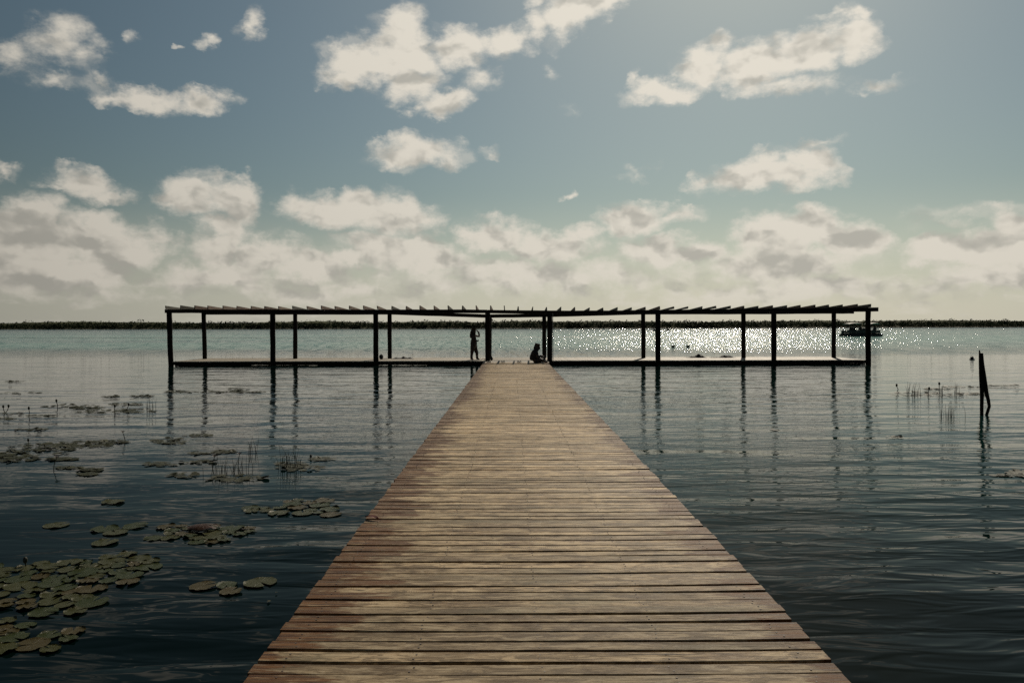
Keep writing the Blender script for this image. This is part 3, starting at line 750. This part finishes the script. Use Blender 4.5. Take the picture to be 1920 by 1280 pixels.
for (x0, x1) in ((-2.55, -.15), (1.15, 2.75)):
    q = MB(); n = 10; rows = []
    for k in range(n + 1):
        f = k / n; x = x0 + (x1 - x0) * f; z = 2.12 + .16 * math.sin(math.pi * (f * .9 + .02)) - .02 * (1 - f)
        rows.append([(x, -1.15, z - .06), (x, -.6, z), (x, .6, z), (x, 1.15, z - .06), (x, 1.15, z - .17), (x, -1.15, z - .17)])
    for k in range(n):
        for a in range(5): q.quad(rows[k][a], rows[k][a+1], rows[k+1][a+1], rows[k+1][a])
    q.build('canopy', M['canvas'], boat, smooth=False)
    for x in (x0 + .25, x1 - .25):
        for yy in (-1.05, 1.05):
            q = MB(); q.tube([((x0 + x1) / 2 + (x - (x0 + x1) / 2) * .35, yy, 1.06), (x, yy, 2.08)], .022, 6); q.build('canopy_pole', M['hull'], boat)
q = MB(); q.box(-3.3, -3.0, -.17, .17, .35, 1.0); q.box(-3.22, -3.1, -.06, .06, -.5, .35); q.build('outboard_motor', M['hull'], boat, bevel=.04)
q = MB(); q.box(.1, .7, -.4, .0, .525, 1.35); q.build('helm_console', M['hull'], boat, bevel=.04)
tag(boat, 'dark pontoon boat with two white arched canopies, passing behind the last right post', 'boat')
def sitter(par, loc, rz, label, mat_=None, sc_=1.0):
    o = empty('person', loc, rz); o.parent = par; 
    o.parent = None; o.matrix_world = par.matrix_world @ Matrix.Translation(loc) @ Matrix.Rotation(rz, 4, 'Z')
    J = {'pelvis': (0, 0, .10, (.13, .16)), 'waist': (0, 0, .28, (.11, .14)), 'chest': (.01, 0, .44, (.12, .17)), 'neck': (.02, 0, .58, .05), 'jaw': (.04, 0, .64, .055),
         'head': (.03, 0, .71, (.085, .075)), 'crown': (.02, 0, .78, (.06, .06)), 'nose': (.12, 0, .69, .015)}
    for s, k in (('L', 1), ('R', -1)):
        J.update({'sh' + s: (.0, .19 * k, .51, .055), 'el' + s: (.10, .24 * k, .27, .042), 'wr' + s: (.30, .16 * k, .22, .028), 'palm' + s: (.37, .14 * k, .21, (.03, .018)),
                  'hip' + s: (.06, .10 * k, .09, .09), 'kn' + s: (.45, .13 * k, .10, .06), 'an' + s: (.47, .13 * k, -.28, .038), 'heel' + s: (.44, .13 * k, -.32, .028), 'toe' + s: (.60, .14 * k, -.33, .02)})
    body(J, M['skin'], o, fingers=False)
    skinned('shirt', [(0, 0, .12, (.145, .175)), (0, 0, .28, (.125, .155)), (.01, 0, .46, (.13, .18)), (.0, .20, .51, .065), (.0, -.20, .51, .065)], [(0,1),(1,2),(2,3),(2,4)], mat_ or M['shirt'], o, 1)
    skinned('hair', [(.01, 0, .74, (.09, .085)), (.0, 0, .79, (.06, .06))], [(0,1)], M['hair'], o, 1)
    tag(o, label, 'person', 'passengers on the tour boat'); return o
bpy.context.view_layer.update()
spots = [(-2.0, -.62, 'hindmost'), (-1.45, -.62, 'second from the stern'), (-.9, .62, 'third from the stern'), (-.35, -.62, 'nearer the stern'), (.95, -.62, 'nearer the bow'), (1.6, .62, 'second from the bow'), (2.1, -.62, 'foremost')]
for (x, y, w) in spots:
    under = 'under the stern canopy' if x < -.6 else 'under the bow canopy' if x > 1.2 else 'between the two canopies'
    sitter(boat, (x, y, .89), R(90 if y < 0 else -90), 'seated passenger ' + under + ', ' + w)

def lathe_obj(name, loc, prof, mat_, n=16):
    q = MB(); q.tube([(0, 0, z) for z, r in prof], [r for z, r in prof], n); return q.build(name, mat_, smooth=True, loc=loc)
g = at(1579.5, 629.3, 0)
b_ = empty('swimmer_tube', (g.x, g.y, 0)); q = MB()
pts = [(.26 * math.cos(t * math.pi / 8), .26 * math.sin(t * math.pi / 8), .10) for t in range(17)]
q.tube(pts, .11, 10); q.build('ring', M['hull'], b_, smooth=True); q = MB(); q.ball((0, 0, .22), (.18, .18, .2), 10, 7); q.build('load', M['shirt'], b_, smooth=True)
tag(b_, 'small dark inflatable ring floating just left of the tour boat', 'float')
# bobbing can buoy by the forked stake
g = at(1823, 673.5, 0)
b_ = empty('buoy', (g.x, g.y, 0)); q = MB()
q.tube([(0,0,-.12), (0,0,-.02), (0,0,.02), (0,0,.03), (0,0,.12), (0,0,.15)], [.06, .15, .15, .095, .09, .06], 16); q.build('float', M['hull'], b_, smooth=True)
q = MB(); q.tube([(0,0,.14), (0,0,.19)], .018, 8); q.build('lifting_eye', M['nail'], b_)
tag(b_, 'small dark hat-shaped buoy floating behind the forked stake', 'buoy')
# two bathers, heads and shoulders above the water
for (px, lb) in ((1262.3, 'bather with head above the water beyond the right deck, left of the two'), (1290.3, 'bather with head above the water beyond the right deck, nearer the seventh back post')):
    g = at(px, 651.2, 0); o = empty('person', (g.x, g.y, -.13))
    J = {'pelvis': (0, 0, -.62, (.13, .16)), 'waist': (0, 0, -.42, (.11, .14)), 'chest': (0, 0, -.20, (.12, .17)), 'neck': (0, 0, -.04, .055), 'jaw': (0, -.02, .03, .06), 'head': (0, 0, .11, (.09, .09)), 'crown': (0, .01, .18, (.07, .07)), 'nose': (0, -.10, .08, .016)}
    for s, k in (('L', 1), ('R', -1)):
        J.update({'sh' + s: (.18 * k, 0, -.10, .055), 'el' + s: (.36 * k, -.12, -.2, .042), 'wr' + s: (.40 * k, -.34, -.18, .03), 'palm' + s: (.40 * k, -.42, -.17, (.03, .018)),
                  'hip' + s: (.10 * k, 0, -.66, .09), 'kn' + s: (.12 * k, -.1, -1.0, .06), 'an' + s: (.12 * k, .12, -1.35, .04), 'toe' + s: (.12 * k, -.05, -1.42, .025)})
    body(J, M['skin'], o); skinned('hair', [(0, .02, .14, (.10, .10)), (0, .03, .19, (.07, .07)), (0, .07, .03, (.07, .05))], [(0,1),(0,2)], M['hair'], o, 1)
    tag(o, lb, 'person', 'bathers in the lake')
def kayak(px, py, L, label, rz, dx, seatn):
    g = at(px, py, 0); o = empty('kayak', (g.x, g.y, 0), rz)
    q = MB(); q.tube([(-L/2, 0, .18), (-L*.4, 0, .10), (-L*.2, 0, .06), (L*.2, 0, .06), (L*.4, 0, .12), (L/2, 0, .26)], [.02, .16, .26, .26, .15, .02], 12); q.build('hull', M['hull'], o, smooth=True)
    q = MB(); q.tube([(dx - .7, -.2, .75), (dx + .7, .25, .40)], .016, 6); q.ball((dx - .75, -.22, .78), (.12, .02, .07)); q.ball((dx + .75, .27, .37), (.12, .02, .07)); q.build('paddle', M['hull'], o)
    tag(o, label, 'kayak', 'kayaks on the far water')
    bpy.context.view_layer.update()
    p = sitter(o, (dx, 0, .28), R(0), 'tiny dark paddler sitting in the ' + ('left' if seatn == 0 else 'right') + ' far kayak'); p['group'] = 'paddlers in the far kayaks'
kayak(1224.5, 620.4, 1.9, 'dark kayak far out, left of the sixth front post', R(5), .2, 0)
kayak(1249.5, 620.0, 2.1, 'dark kayak far out, just right of the sixth front post', R(-6), .35, 1)
# foaming ridge of the boat's long wake
M['wake'] = noisy('wake_foam', (.08, .13, .125), (.34, .37, .35), .6, .9, (.25, 1, 1), .6)
q = MB(); prev = None
for k in range(260):
    x = -150 + 190 * k / 259; 
    y = at(CX + x / 150 * F, 632.4 + (1.0 if x < 0 else 0), 0).y + .8 * mn.noise(Vector((x * .06, 0, 0)))
    w = .28 * (1 + .6 * mn.noise(Vector((x * .4, 5, 0)))); h = .05 + .03 * mn.noise(Vector((x * .3, 9, 0)))
    cur = [(x, y - w, -.01), (x, y, max(.02, h)), (x, y + w, -.01)]
    if prev: q.quad(prev[0], cur[0], cur[1], prev[1]); q.quad(prev[1], cur[1], cur[2], prev[2])
    prev = cur
tag(q.build('boat_wake', M['wake'], smooth=True), 'thin pale line of wake running across the lake from the tour boat', 'wake', kind='stuff')

# ------------------------------------------------------------------ forked stake, right
g = at(1845, 778, 0)
YS = g.y
def sp(px, py): return at_depth(px, py, YS)
q = MB(); K = F / YS
# an old split trunk: two limbs grown together above, apart at the water
main = [(1842.5, 800), (1842.3, 778), (1842, 760), (1842.3, 742), (1841.5, 720), (1839.8, 700), (1839, 680), (1837.8, 665), (1836.6, 656)]
mr = [3.3, 3.2, 3.1, 3.4, 3.8, 3.3, 2.9, 2.0, .9]
q.tube([sp(*p) for p in main], [r / K for r in mr], 12, .08)
side = [(1846, 800), (1850.5, 782), (1854, 772), (1856.8, 762), (1855, 750), (1851.5, 738), (1848.5, 722), (1845.5, 702), (1842.5, 682), (1841.6, 662)]
sr = [2.8, 2.7, 2.8, 2.8, 3.0, 3.6, 4.3, 4.1, 3.6, 2.5]
q.tube([sp(*p) + Vector((0, .01, 0)) for p in side], [r / K for r in sr], 12, .08)
tag(q.build('forked_stake', M['dark_wood'], smooth=True), 'black weathered stake split into two legs standing in the water at the right', 'stake')

# ------------------------------------------------------------------ water plants
def pad_material(name, c1, c2, edge):
    m, n, b = mat(name, c1, .30, .08)
    P = n.node('ShaderNodeTexCoord').outputs['Object']
    x, y, z = n.sep(P); ang = n.m('ARCTAN2', y, x); rr = n.vm('LENGTH', n.vm('MULTIPLY', P, (1, 1, 0)))
    vein = n.ss(n.m('ABSOLUTE', n.m('SINE', n.m('MULTIPLY', ang, 8))), .14, .0)
    oi = n.node('ShaderNodeObjectInfo').outputs['Random']
    Q = n.vm('ADD', P, n.xyz(n.m('MULTIPLY', oi, 9), 0, 0))
    c = n.mix(n.ss(n.noise(Q, 12, 4, .6), .35, .68), c1, c2)
    c = n.mix(n.m('MULTIPLY', vein, .35), c, tuple(v * 1.6 for v in c2))
    c = n.mix(n.ss(n.noise(Q, 30, 4, .7), .60, .72, 0, .8), c, edge)
    n.put(b.inputs['Base Color'], c)
    bm = n.node('ShaderNodeBump'); bm.inputs['Strength'].default_value = .5; bm.inputs['Distance'].default_value = .006
    n.put(bm.inputs['Height'], n.m('ADD', n.noise(Q, 18, 3), n.m('MULTIPLY', vein, -.3))); n.put(b.inputs['Normal'], bm.outputs[0])
    n.put(b.inputs['Roughness'], n.lin(n.noise(Q, 9, 2), .3, .7, .26, .5))
    return m
M['pad'] = pad_material('pad_green', (.015, .022, .004), (.038, .046, .009), (.050, .026, .010))
M['pad2'] = pad_material('pad_olive', (.024, .027, .006), (.052, .052, .012), (.060, .032, .012))
M['pad4'] = pad_material('pad_yellowing', (.036, .028, .008), (.062, .048, .013), (.070, .028, .010))
M['pad3'] = pad_material('pad_brown', (.035, .018, .012), (.060, .030, .018), (.03, .012, .008))
M['mat_leaf'] = noisy('mat_leaf', (.018, .022, .008), (.040, .042, .016), .6, 9, spec=.16)
M['stem'] = noisy('plant_stem', (.020, .022, .010), (.040, .038, .018), .6, 20)
def pad_mesh(seed):
    r_ = random.Random(seed); me_v = [(0, 0, .004)]; n = 30; rings = (.35, .7, .93, 1.0); fs = []
    notch = .16
    curl = [max(0, mn.noise(Vector((math.cos(t * 2 * math.pi / n) * 1.6, math.sin(t * 2 * math.pi / n) * 1.6, seed * 3.3)))) for t in range(n + 1)]
    for ri, rr in enumerate(rings):
        for k in range(n + 1):
            t = notch + (2 * math.pi - 2 * notch) * k / n
            rag = .16 if seed % 3 == 0 else .05
            w = 1 + rag * mn.noise(Vector((math.cos(t) * 3, math.sin(t) * 3, seed))) + (.05 * mn.noise(Vector((t * 6, 1, seed))) if rr > .9 else 0)
            nr = rr * w; z = .004 + .012 * mn.noise(Vector((nr * math.cos(t) * 2.2, nr * math.sin(t) * 2.2, seed * 1.7)))
            if ri >= 2: z += curl[k] * (.10 if ri == 3 else .03) * (1 if curl[k] > .15 else .3)
            me_v.append((nr * math.cos(t), nr * math.sin(t), max(.001, z)))
    for k in range(n): fs.append((0, 1 + k, 2 + k))
    for ri in range(3):
        a = 1 + ri * (n + 1); b = a + n + 1
        for k in range(n): fs.append((a + k, b + k, b + k + 1, a + k + 1))
    return me_v, fs
PADM = []
for k in range(12):
    v, f = pad_mesh(k + 1); me = bpy.data.meshes.new('lily_pad'); me.from_pydata(v, [], f)
    me.polygons.foreach_set('use_smooth', [True] * len(me.polygons)); me.materials.append((M['pad'], M['pad2'], M['pad'], M['pad4'], M['pad2'], M['pad'])[k % 6]); PADM.append(me)
padr = random.Random(21); placed = []
def add_pad(px, py, r, label, group):
    g = at(px, py, 0)
    for (qx, qy, qr) in placed:
        if (qx - g.x) ** 2 + (qy - g.y) ** 2 < ((qr + r) * .80) ** 2: return False
    placed.append((g.x, g.y, r))
    o = bpy.data.objects.new('lily_pad', padr.choice(PADM)); COL.objects.link(o)
    o.location = (g.x, g.y, .006 + padr.uniform(0, .006)); o.rotation_euler = (padr.gauss(0, .02), padr.gauss(0, .02), padr.uniform(0, 6.28))
    o.scale = (r, r * padr.uniform(.85, 1.12), padr.uniform(.12, .34)); tag(o, label, 'lily pad', group); return True
def raft(parts, n, r0, r1, label, group):
    c = 0; t = 0
    while c < n and t < n * 60:
        t += 1; (cx, cy, rx, ry) = padr.choice(parts)
        a = padr.uniform(0, 6.28); k = math.sqrt(padr.random())
        if add_pad(cx + rx * k * math.cos(a), cy + ry * k * math.sin(a), padr.uniform(r0, r1), label, group): c += 1
raft([(45, 1110, 75, 40), (130, 1090, 70, 38), (90, 1135, 80, 22), (230, 1060, 50, 18), (150, 1070, 60, 18), (60, 1075, 40, 16), (225, 1085, 35, 12), (-60, 1100, 70, 45)], 78, .06, .115,
     'olive green lily pad in the crowded raft at the lower left edge', 'lily pads in the large raft at the lower left')
raft([(40, 1215, 60, 18), (110, 1200, 40, 14), (20, 1180, 35, 14), (-50, 1200, 60, 25)], 16, .06, .11,
     'dark olive lily pad in the nearest raft, bottom left corner', 'lily pads in the bottom left corner raft')
for (px, py, r) in ((376, 1103, .105), (421, 1101, .085), (484, 1096, .12), (455, 1107, .075), (428, 1113, .085), (415, 1122, .08)):
    add_pad(px, py, r, 'shiny lily pad in the small loose raft of six left of the dock', 'lily pads in the small raft of six')
raft([(350, 1002, 45, 14), (320, 992, 30, 6), (425, 997, 45, 10), (385, 1012, 35, 8), (305, 1010, 25, 6)], 24, .06, .12,
     'green lily pad in the oval raft that holds one brown curled leaf', 'lily pads in the oval raft')
raft([(555, 958, 45, 12), (520, 960, 40, 7), (590, 952, 35, 8), (555, 948, 25, 8), (480, 957, 20, 4)], 28, .06, .13,
     'pale rimmed lily pad in the raft closest to the dock edge', 'lily pads in the raft closest to the dock')
for i, (px, py, lb) in enumerate([(100, 987, 'lone lily pad left of the others above the crowded raft'), (192, 994, 'lone lily pad upper left of the brownish one'), (212, 1001, 'brownish lone lily pad above the crowded raft'),
        (192, 1020, 'lone lily pad just above the crowded raft'), (250, 988, 'lone lily pad left of the oval raft'), (208, 943, 'faint lone lily pad half sunk in dark water'), (607, 940, 'lone lily pad at the upper right of the raft closest to the dock'), (618, 967, 'lone lily pad at the lower right of the raft closest to the dock')]):
    add_pad(px, py, .12, lb, None)
    add_pad(px + 11, py + 1, .09, lb + ', smaller neighbour', None)
# the brown curled leaf
g = at(376, 996, 0); v, f = pad_mesh(40); me = bpy.data.meshes.new('curled_leaf'); me.from_pydata([(a, b, c * 1.0 + .06 * (1 - a * a - b * b)) for a, b, c in v], [], f); me.materials.append(M['pad3']); me.polygons.foreach_set('use_smooth', [True] * len(f))
o = bpy.data.objects.new('curled_leaf', me); COL.objects.link(o); o.location = (g.x, g.y, .03); o.scale = (.15, .11, .55); tag(o, 'dark red brown curled leaf lying on top of the oval lily pad raft', 'leaf')
# distant mats: hundreds of small leaves lying close together
def mat_patch(parts, n, r0, r1, label, seed):
    r_ = random.Random(seed); mb = MB()
    for _ in range(int(n * .5)):
        cx, cy, rx, ry = r_.choice(parts); ry *= 1.25; rx *= 1.12; a = r_.uniform(0, 6.28); k = math.sqrt(r_.random())
        g = at(cx + rx * k * math.cos(a), cy + ry * k * math.sin(a), 0); r = r_.uniform(r0, r1)
        t0 = r_.uniform(0, 6.28); tx, ty = r_.gauss(0, .05), r_.gauss(0, .05); ring = []
        up = r_.random() < .08; r *= .68
        for j in range(9):
            t = t0 + 5.9 * j / 8; x, y = r * math.cos(t), r * math.sin(t)
            z = .012 + (x * tx + y * ty) + (max(0, math.cos(t * 1 + t0)) * r * .45 if up else 0)
            ring.append((g.x + x, g.y + y, max(.003, z)))
        mb.quad(*ring, (g.x, g.y, .01))
    tag(mb.build('lily_mat', M['mat_leaf']), label, 'lily pads', kind='stuff')
mat_patch([(45, 850, 70, 13), (95, 838, 60, 6), (150, 833, 60, 5), (25, 858, 40, 8), (205, 829, 30, 3), (110, 862, 30, 2)], 620, .05, .11, 'broad dark mat of small lily leaves at the left edge beyond the lily flowers', 51)
mat_patch([(315, 828, 32, 5), (370, 817, 25, 2)], 130, .05, .10, 'small mat of lily leaves left of the reeds below the first post reflection', 52)
mat_patch([(295, 871, 30, 3), (370, 867, 40, 2), (345, 892, 32, 4), (440, 898, 50, 5), (165, 882, 20, 2), (160, 890, 16, 2), (120, 878, 20, 1.5)], 300, .05, .10, 'scattered lily leaves around the foot of the reeds left of the dock', 53)
mat_patch([(560, 879, 40, 5), (545, 872, 25, 4), (600, 862, 25, 2)], 150, .05, .10, 'lily leaves around the dense reed clump nearest the dock', 54)
mat_patch([(380, 850, 28, 3), (415, 848, 20, 2)], 90, .05, .09, 'thin strip of lily leaves behind the reeds left of the dock', 62)
mat_patch([(130, 762, 50, 3), (190, 772, 45, 2.5), (245, 771, 40, 2.5), (235, 758, 28, 2), (265, 743, 22, 1.5), (160, 765, 30, 2)], 420, .06, .13, 'long thin mat of lily leaves below the first pergola post on the left', 55)
mat_patch([(15, 775, 28, 2), (75, 780, 22, 1.5), (10, 785, 15, 1.5), (60, 806, 30, 1)], 120, .06, .12, 'thin mat of lily leaves around the stalks at the left edge', 56)
mat_patch([(30, 737, 35, 1.6), (65, 736, 18, 1), (25, 715, 16, .8), (205, 744, 14, 1)], 120, .07, .15, 'far thin mat of lily leaves at the left edge', 57)
mat_patch([(330, 734, 22, 2), (395, 735, 50, 1.6), (445, 731, 20, 3.2), (470, 735, 25, 1.2)], 260, .07, .16, 'far mat of lily leaves in front of the platform between left posts', 58)
mat_patch([(1715, 738, 40, 2), (1775, 739, 60, 2.6), (1830, 738, 30, 1.6), (1800, 725, 35, 1.2), (1880, 723, 30, .8), (1760, 729, 25, 1)], 380, .06, .14, 'sparkling mat of lily leaves left of the forked stake', 59)
mat_patch([(1680, 819, 14, 1.8)], 30, .04, .09, 'small glinting patch of lily leaves below the right end of the pergola', 60)
mat_patch([(1895, 892, 28, 4), (1915, 885, 15, 3)], 70, .05, .10, 'small glinting patch of lily leaves at the right edge', 61)
mat_patch([(1452, 807, 5, 1)], 9, .05, .08, 'single dark clump of floating leaves under the seventh front post', 64)
mat_patch([(1510, 822, 10, .6), (1395, 828, 8, .6)], 8, .02, .04, 'few dark floating leaves in the ripples right of the dock', 66)
mat_patch([(1615, 993, 4, 1.5), (1535, 1101, 3, 1.2), (517, 1115, 4, 1.5), (495, 1133, 6, 2)], 6, .012, .022, 'stray bits of leaf floating near the dock', 68)

def reeds(px0, px1, base, top, n, label, seed, lean=.12):
    r_ = random.Random(seed); c = at((px0 + px1) / 2, base, 0); o = MB(); w = (px1 - px0) / F * c.y / 2; h0 = (base - top) / F * c.y
    for _ in range(n):
        x = r_.uniform(-w, w); y = r_.uniform(-w * .8, w * .8); h = h0 * r_.uniform(.45, 1.0); lx = r_.gauss(0, lean) * h; r = .0032 * max(1, c.y / 12)
        pts = [(x - lx * .1, y, -.25), (x, y, 0), (x + lx * .45, y, h * .55), (x + lx * 1.2, y + r_.gauss(0, .03), h)]
        if r_.random() < .10: pts.append((x + lx * 1.2 + r_.uniform(.05, .12) * (1 if lx > 0 else -1), y, h * .72))
        o.tube(pts, [r, r, r * .8, r * .35, r * .3][:len(pts)], 5)
    tag(o.build('reed_clump', M['stem'], loc=(c.x, c.y, 0)), label, 'reeds')
reeds(384, 470, 886, 850, 30, 'wide thin clump of reeds standing among lily leaves left of the dock', 1, .18)
reeds(519, 558, 878, 834, 26, 'dense dark clump of reeds closest to the left edge of the dock', 2, .14)
reeds(464, 480, 850, 816, 10, 'slim clump of tall reeds behind the wide thin clump', 3, .1)
reeds(273, 290, 766, 744, 6, 'few thin far reeds beside the first post reflection on the left', 4, .06)
reeds(1703, 1726, 741, 714, 14, 'thin clump of reeds at the left end of the mat by the forked stake', 5, .08)
reeds(1762, 1769, 740, 718, 5, 'pair of thin reeds in the middle of the mat by the forked stake', 6, .05)
reeds(1790, 1800, 739, 713, 7, 'tall thin reeds nearest the forked stake', 7, .05)
reeds(1765, 1806, 782, 757, 18, 'clump of short reeds in open water in front of the forked stake', 8, .05)
def flower(base, tip, mid, label, kind='bud', seed=1):
    c = at(*base, 0); Y = c.y; o = empty('lily_flower', (c.x, Y, 0)); L = lambda p: at_depth(p[0], p[1], Y) - Vector((c.x, Y, 0))
    r = .0055 * max(1, Y / 12); t = L(tip); q = MB(); q.tube([(0, 0, -.3), (0, 0, 0), L(mid), t], [r, r, r, r * .8], 6); q.build('stem', M['stem'], o)
    q = MB(); s = .030 * max(1, Y / 14)
    if kind == 'bud': q.ball((t.x, t.y, t.z + s * .6), (s * .6, s * .6, s), 8, 6)
    else:
        for k in range(11):
            a = 2 * math.pi * k / 11; d = Vector((math.cos(a), math.sin(a), 0)); n_ = Vector((-d.y, d.x, 0)); up = Vector((0, 0, 1)); k2 = .75 if k % 2 else 1
            b0 = t; m1 = t + d * s * .9 * k2 + up * s * .5; tp = t + d * s * 1.5 * k2 + up * s * (1.3 if k % 2 else .9)
            q.quad(b0, m1 - n_ * s * .28, tp, m1 + n_ * s * .28)
        q.ball((t.x, t.y, t.z + s * .35), (s * .3, s * .3, s * .35), 7, 5)
    q.build('bloom' if kind != 'bud' else 'bud', M['petal'] if kind != 'bud' else M['stem'], o)
    tag(o, label, 'lily flower')
M['petal'] = noisy('lily_petal', (.16, .13, .12), (.28, .24, .22), .6, 20)
flower((97, 880), (103, 859), (98, 872), 'pale open water lily on a stalk in dark water at the lower left', 'bloom')
flower((232.5, 828), (228, 811), (231, 820), 'open water lily on a curved stalk left of the first post reflection', 'bloom')
flower((8, 774), (14, 763), (12, 769), 'forked pair stalk of water lily at the far left edge', 'bud')
flower((7, 774), (4, 764), (5, 769), 'leaning lily stalk crossing the forked one at the far left edge', 'bud')
flower((52, 780), (52, 767), (53, 773), 'dark lily bud right of the pair of stalks at the left edge', 'bud')
flower((105.5, 764), (104, 753), (106, 759), 'small upright lily bud at the left end of the long thin mat', 'bud')
flower((213.5, 772), (213.5, 763), (213, 767), 'small lily bud at the middle of the long thin mat', 'bud')
flower((236, 771), (239.5, 760), (237, 765), 'leaning lily bud near the right end of the long thin mat', 'bud')
flower((50, 832), (50, 827), (50, 829), 'low lily bud on the broad dark mat at the left edge', 'bud')
flower((396, 875), (400, 857), (397, 866), 'open water lily above the left end of the wide reed clump', 'bloom')
flower((444, 872), (447, 852), (445, 862), 'open water lily above the middle of the wide reed clump', 'bloom')
flower((42, 1065), (41, 1056), (42, 1060), 'dark lily bud above the crowded raft at the lower left', 'bud')
flower((1682, 736), (1682, 724), (1685, 730), 'curled lily stalk at the left end of the mat by the forked stake', 'bud')
flower((1742, 741), (1743, 730), (1741, 736), 'dark lily bud rising midway along the mat by the forked stake', 'bud')
flower((1762, 738), (1762, 721), (1762, 729), 'tall lily bud left of the pair of thin reeds by the forked stake', 'bud')
flower((581, 860), (581, 858), (581, 859), 'low dark lily bud right of the dense reed clump', 'bud')

# fallen leaf on the dock's left edge
g = at(689, 975, DECK); me = bpy.data.meshes.new('fallen_leaf')
lv = []; n_ = 12
for k in range(n_ + 1):
    f = k / n_; w = .028 * math.sin(math.pi * f) ** .8; zz = .006 + .016 * math.sin(math.pi * f)
    lv += [(-.09 + .18 * f, -w, zz + .008), (-.09 + .18 * f, 0, zz), (-.09 + .18 * f, w, zz + .010)]
me.from_pydata(lv, [], [(k*3+a, k*3+a+1, k*3+a+4, k*3+a+3) for k in range(n_) for a in range(2)])
M['dry_leaf'] = noisy('dry_red_leaf', (.10, .012, .008), (.17, .03, .015), .6, 25); me.materials.append(M['dry_leaf'])
o = bpy.data.objects.new('fallen_leaf', me); COL.objects.link(o); o.location = (g.x + .03, g.y, DECK + .004); o.rotation_euler = (0, 0, -.6)
tag(o, 'small dark red dried leaf lying at the left edge of the dock', 'leaf')
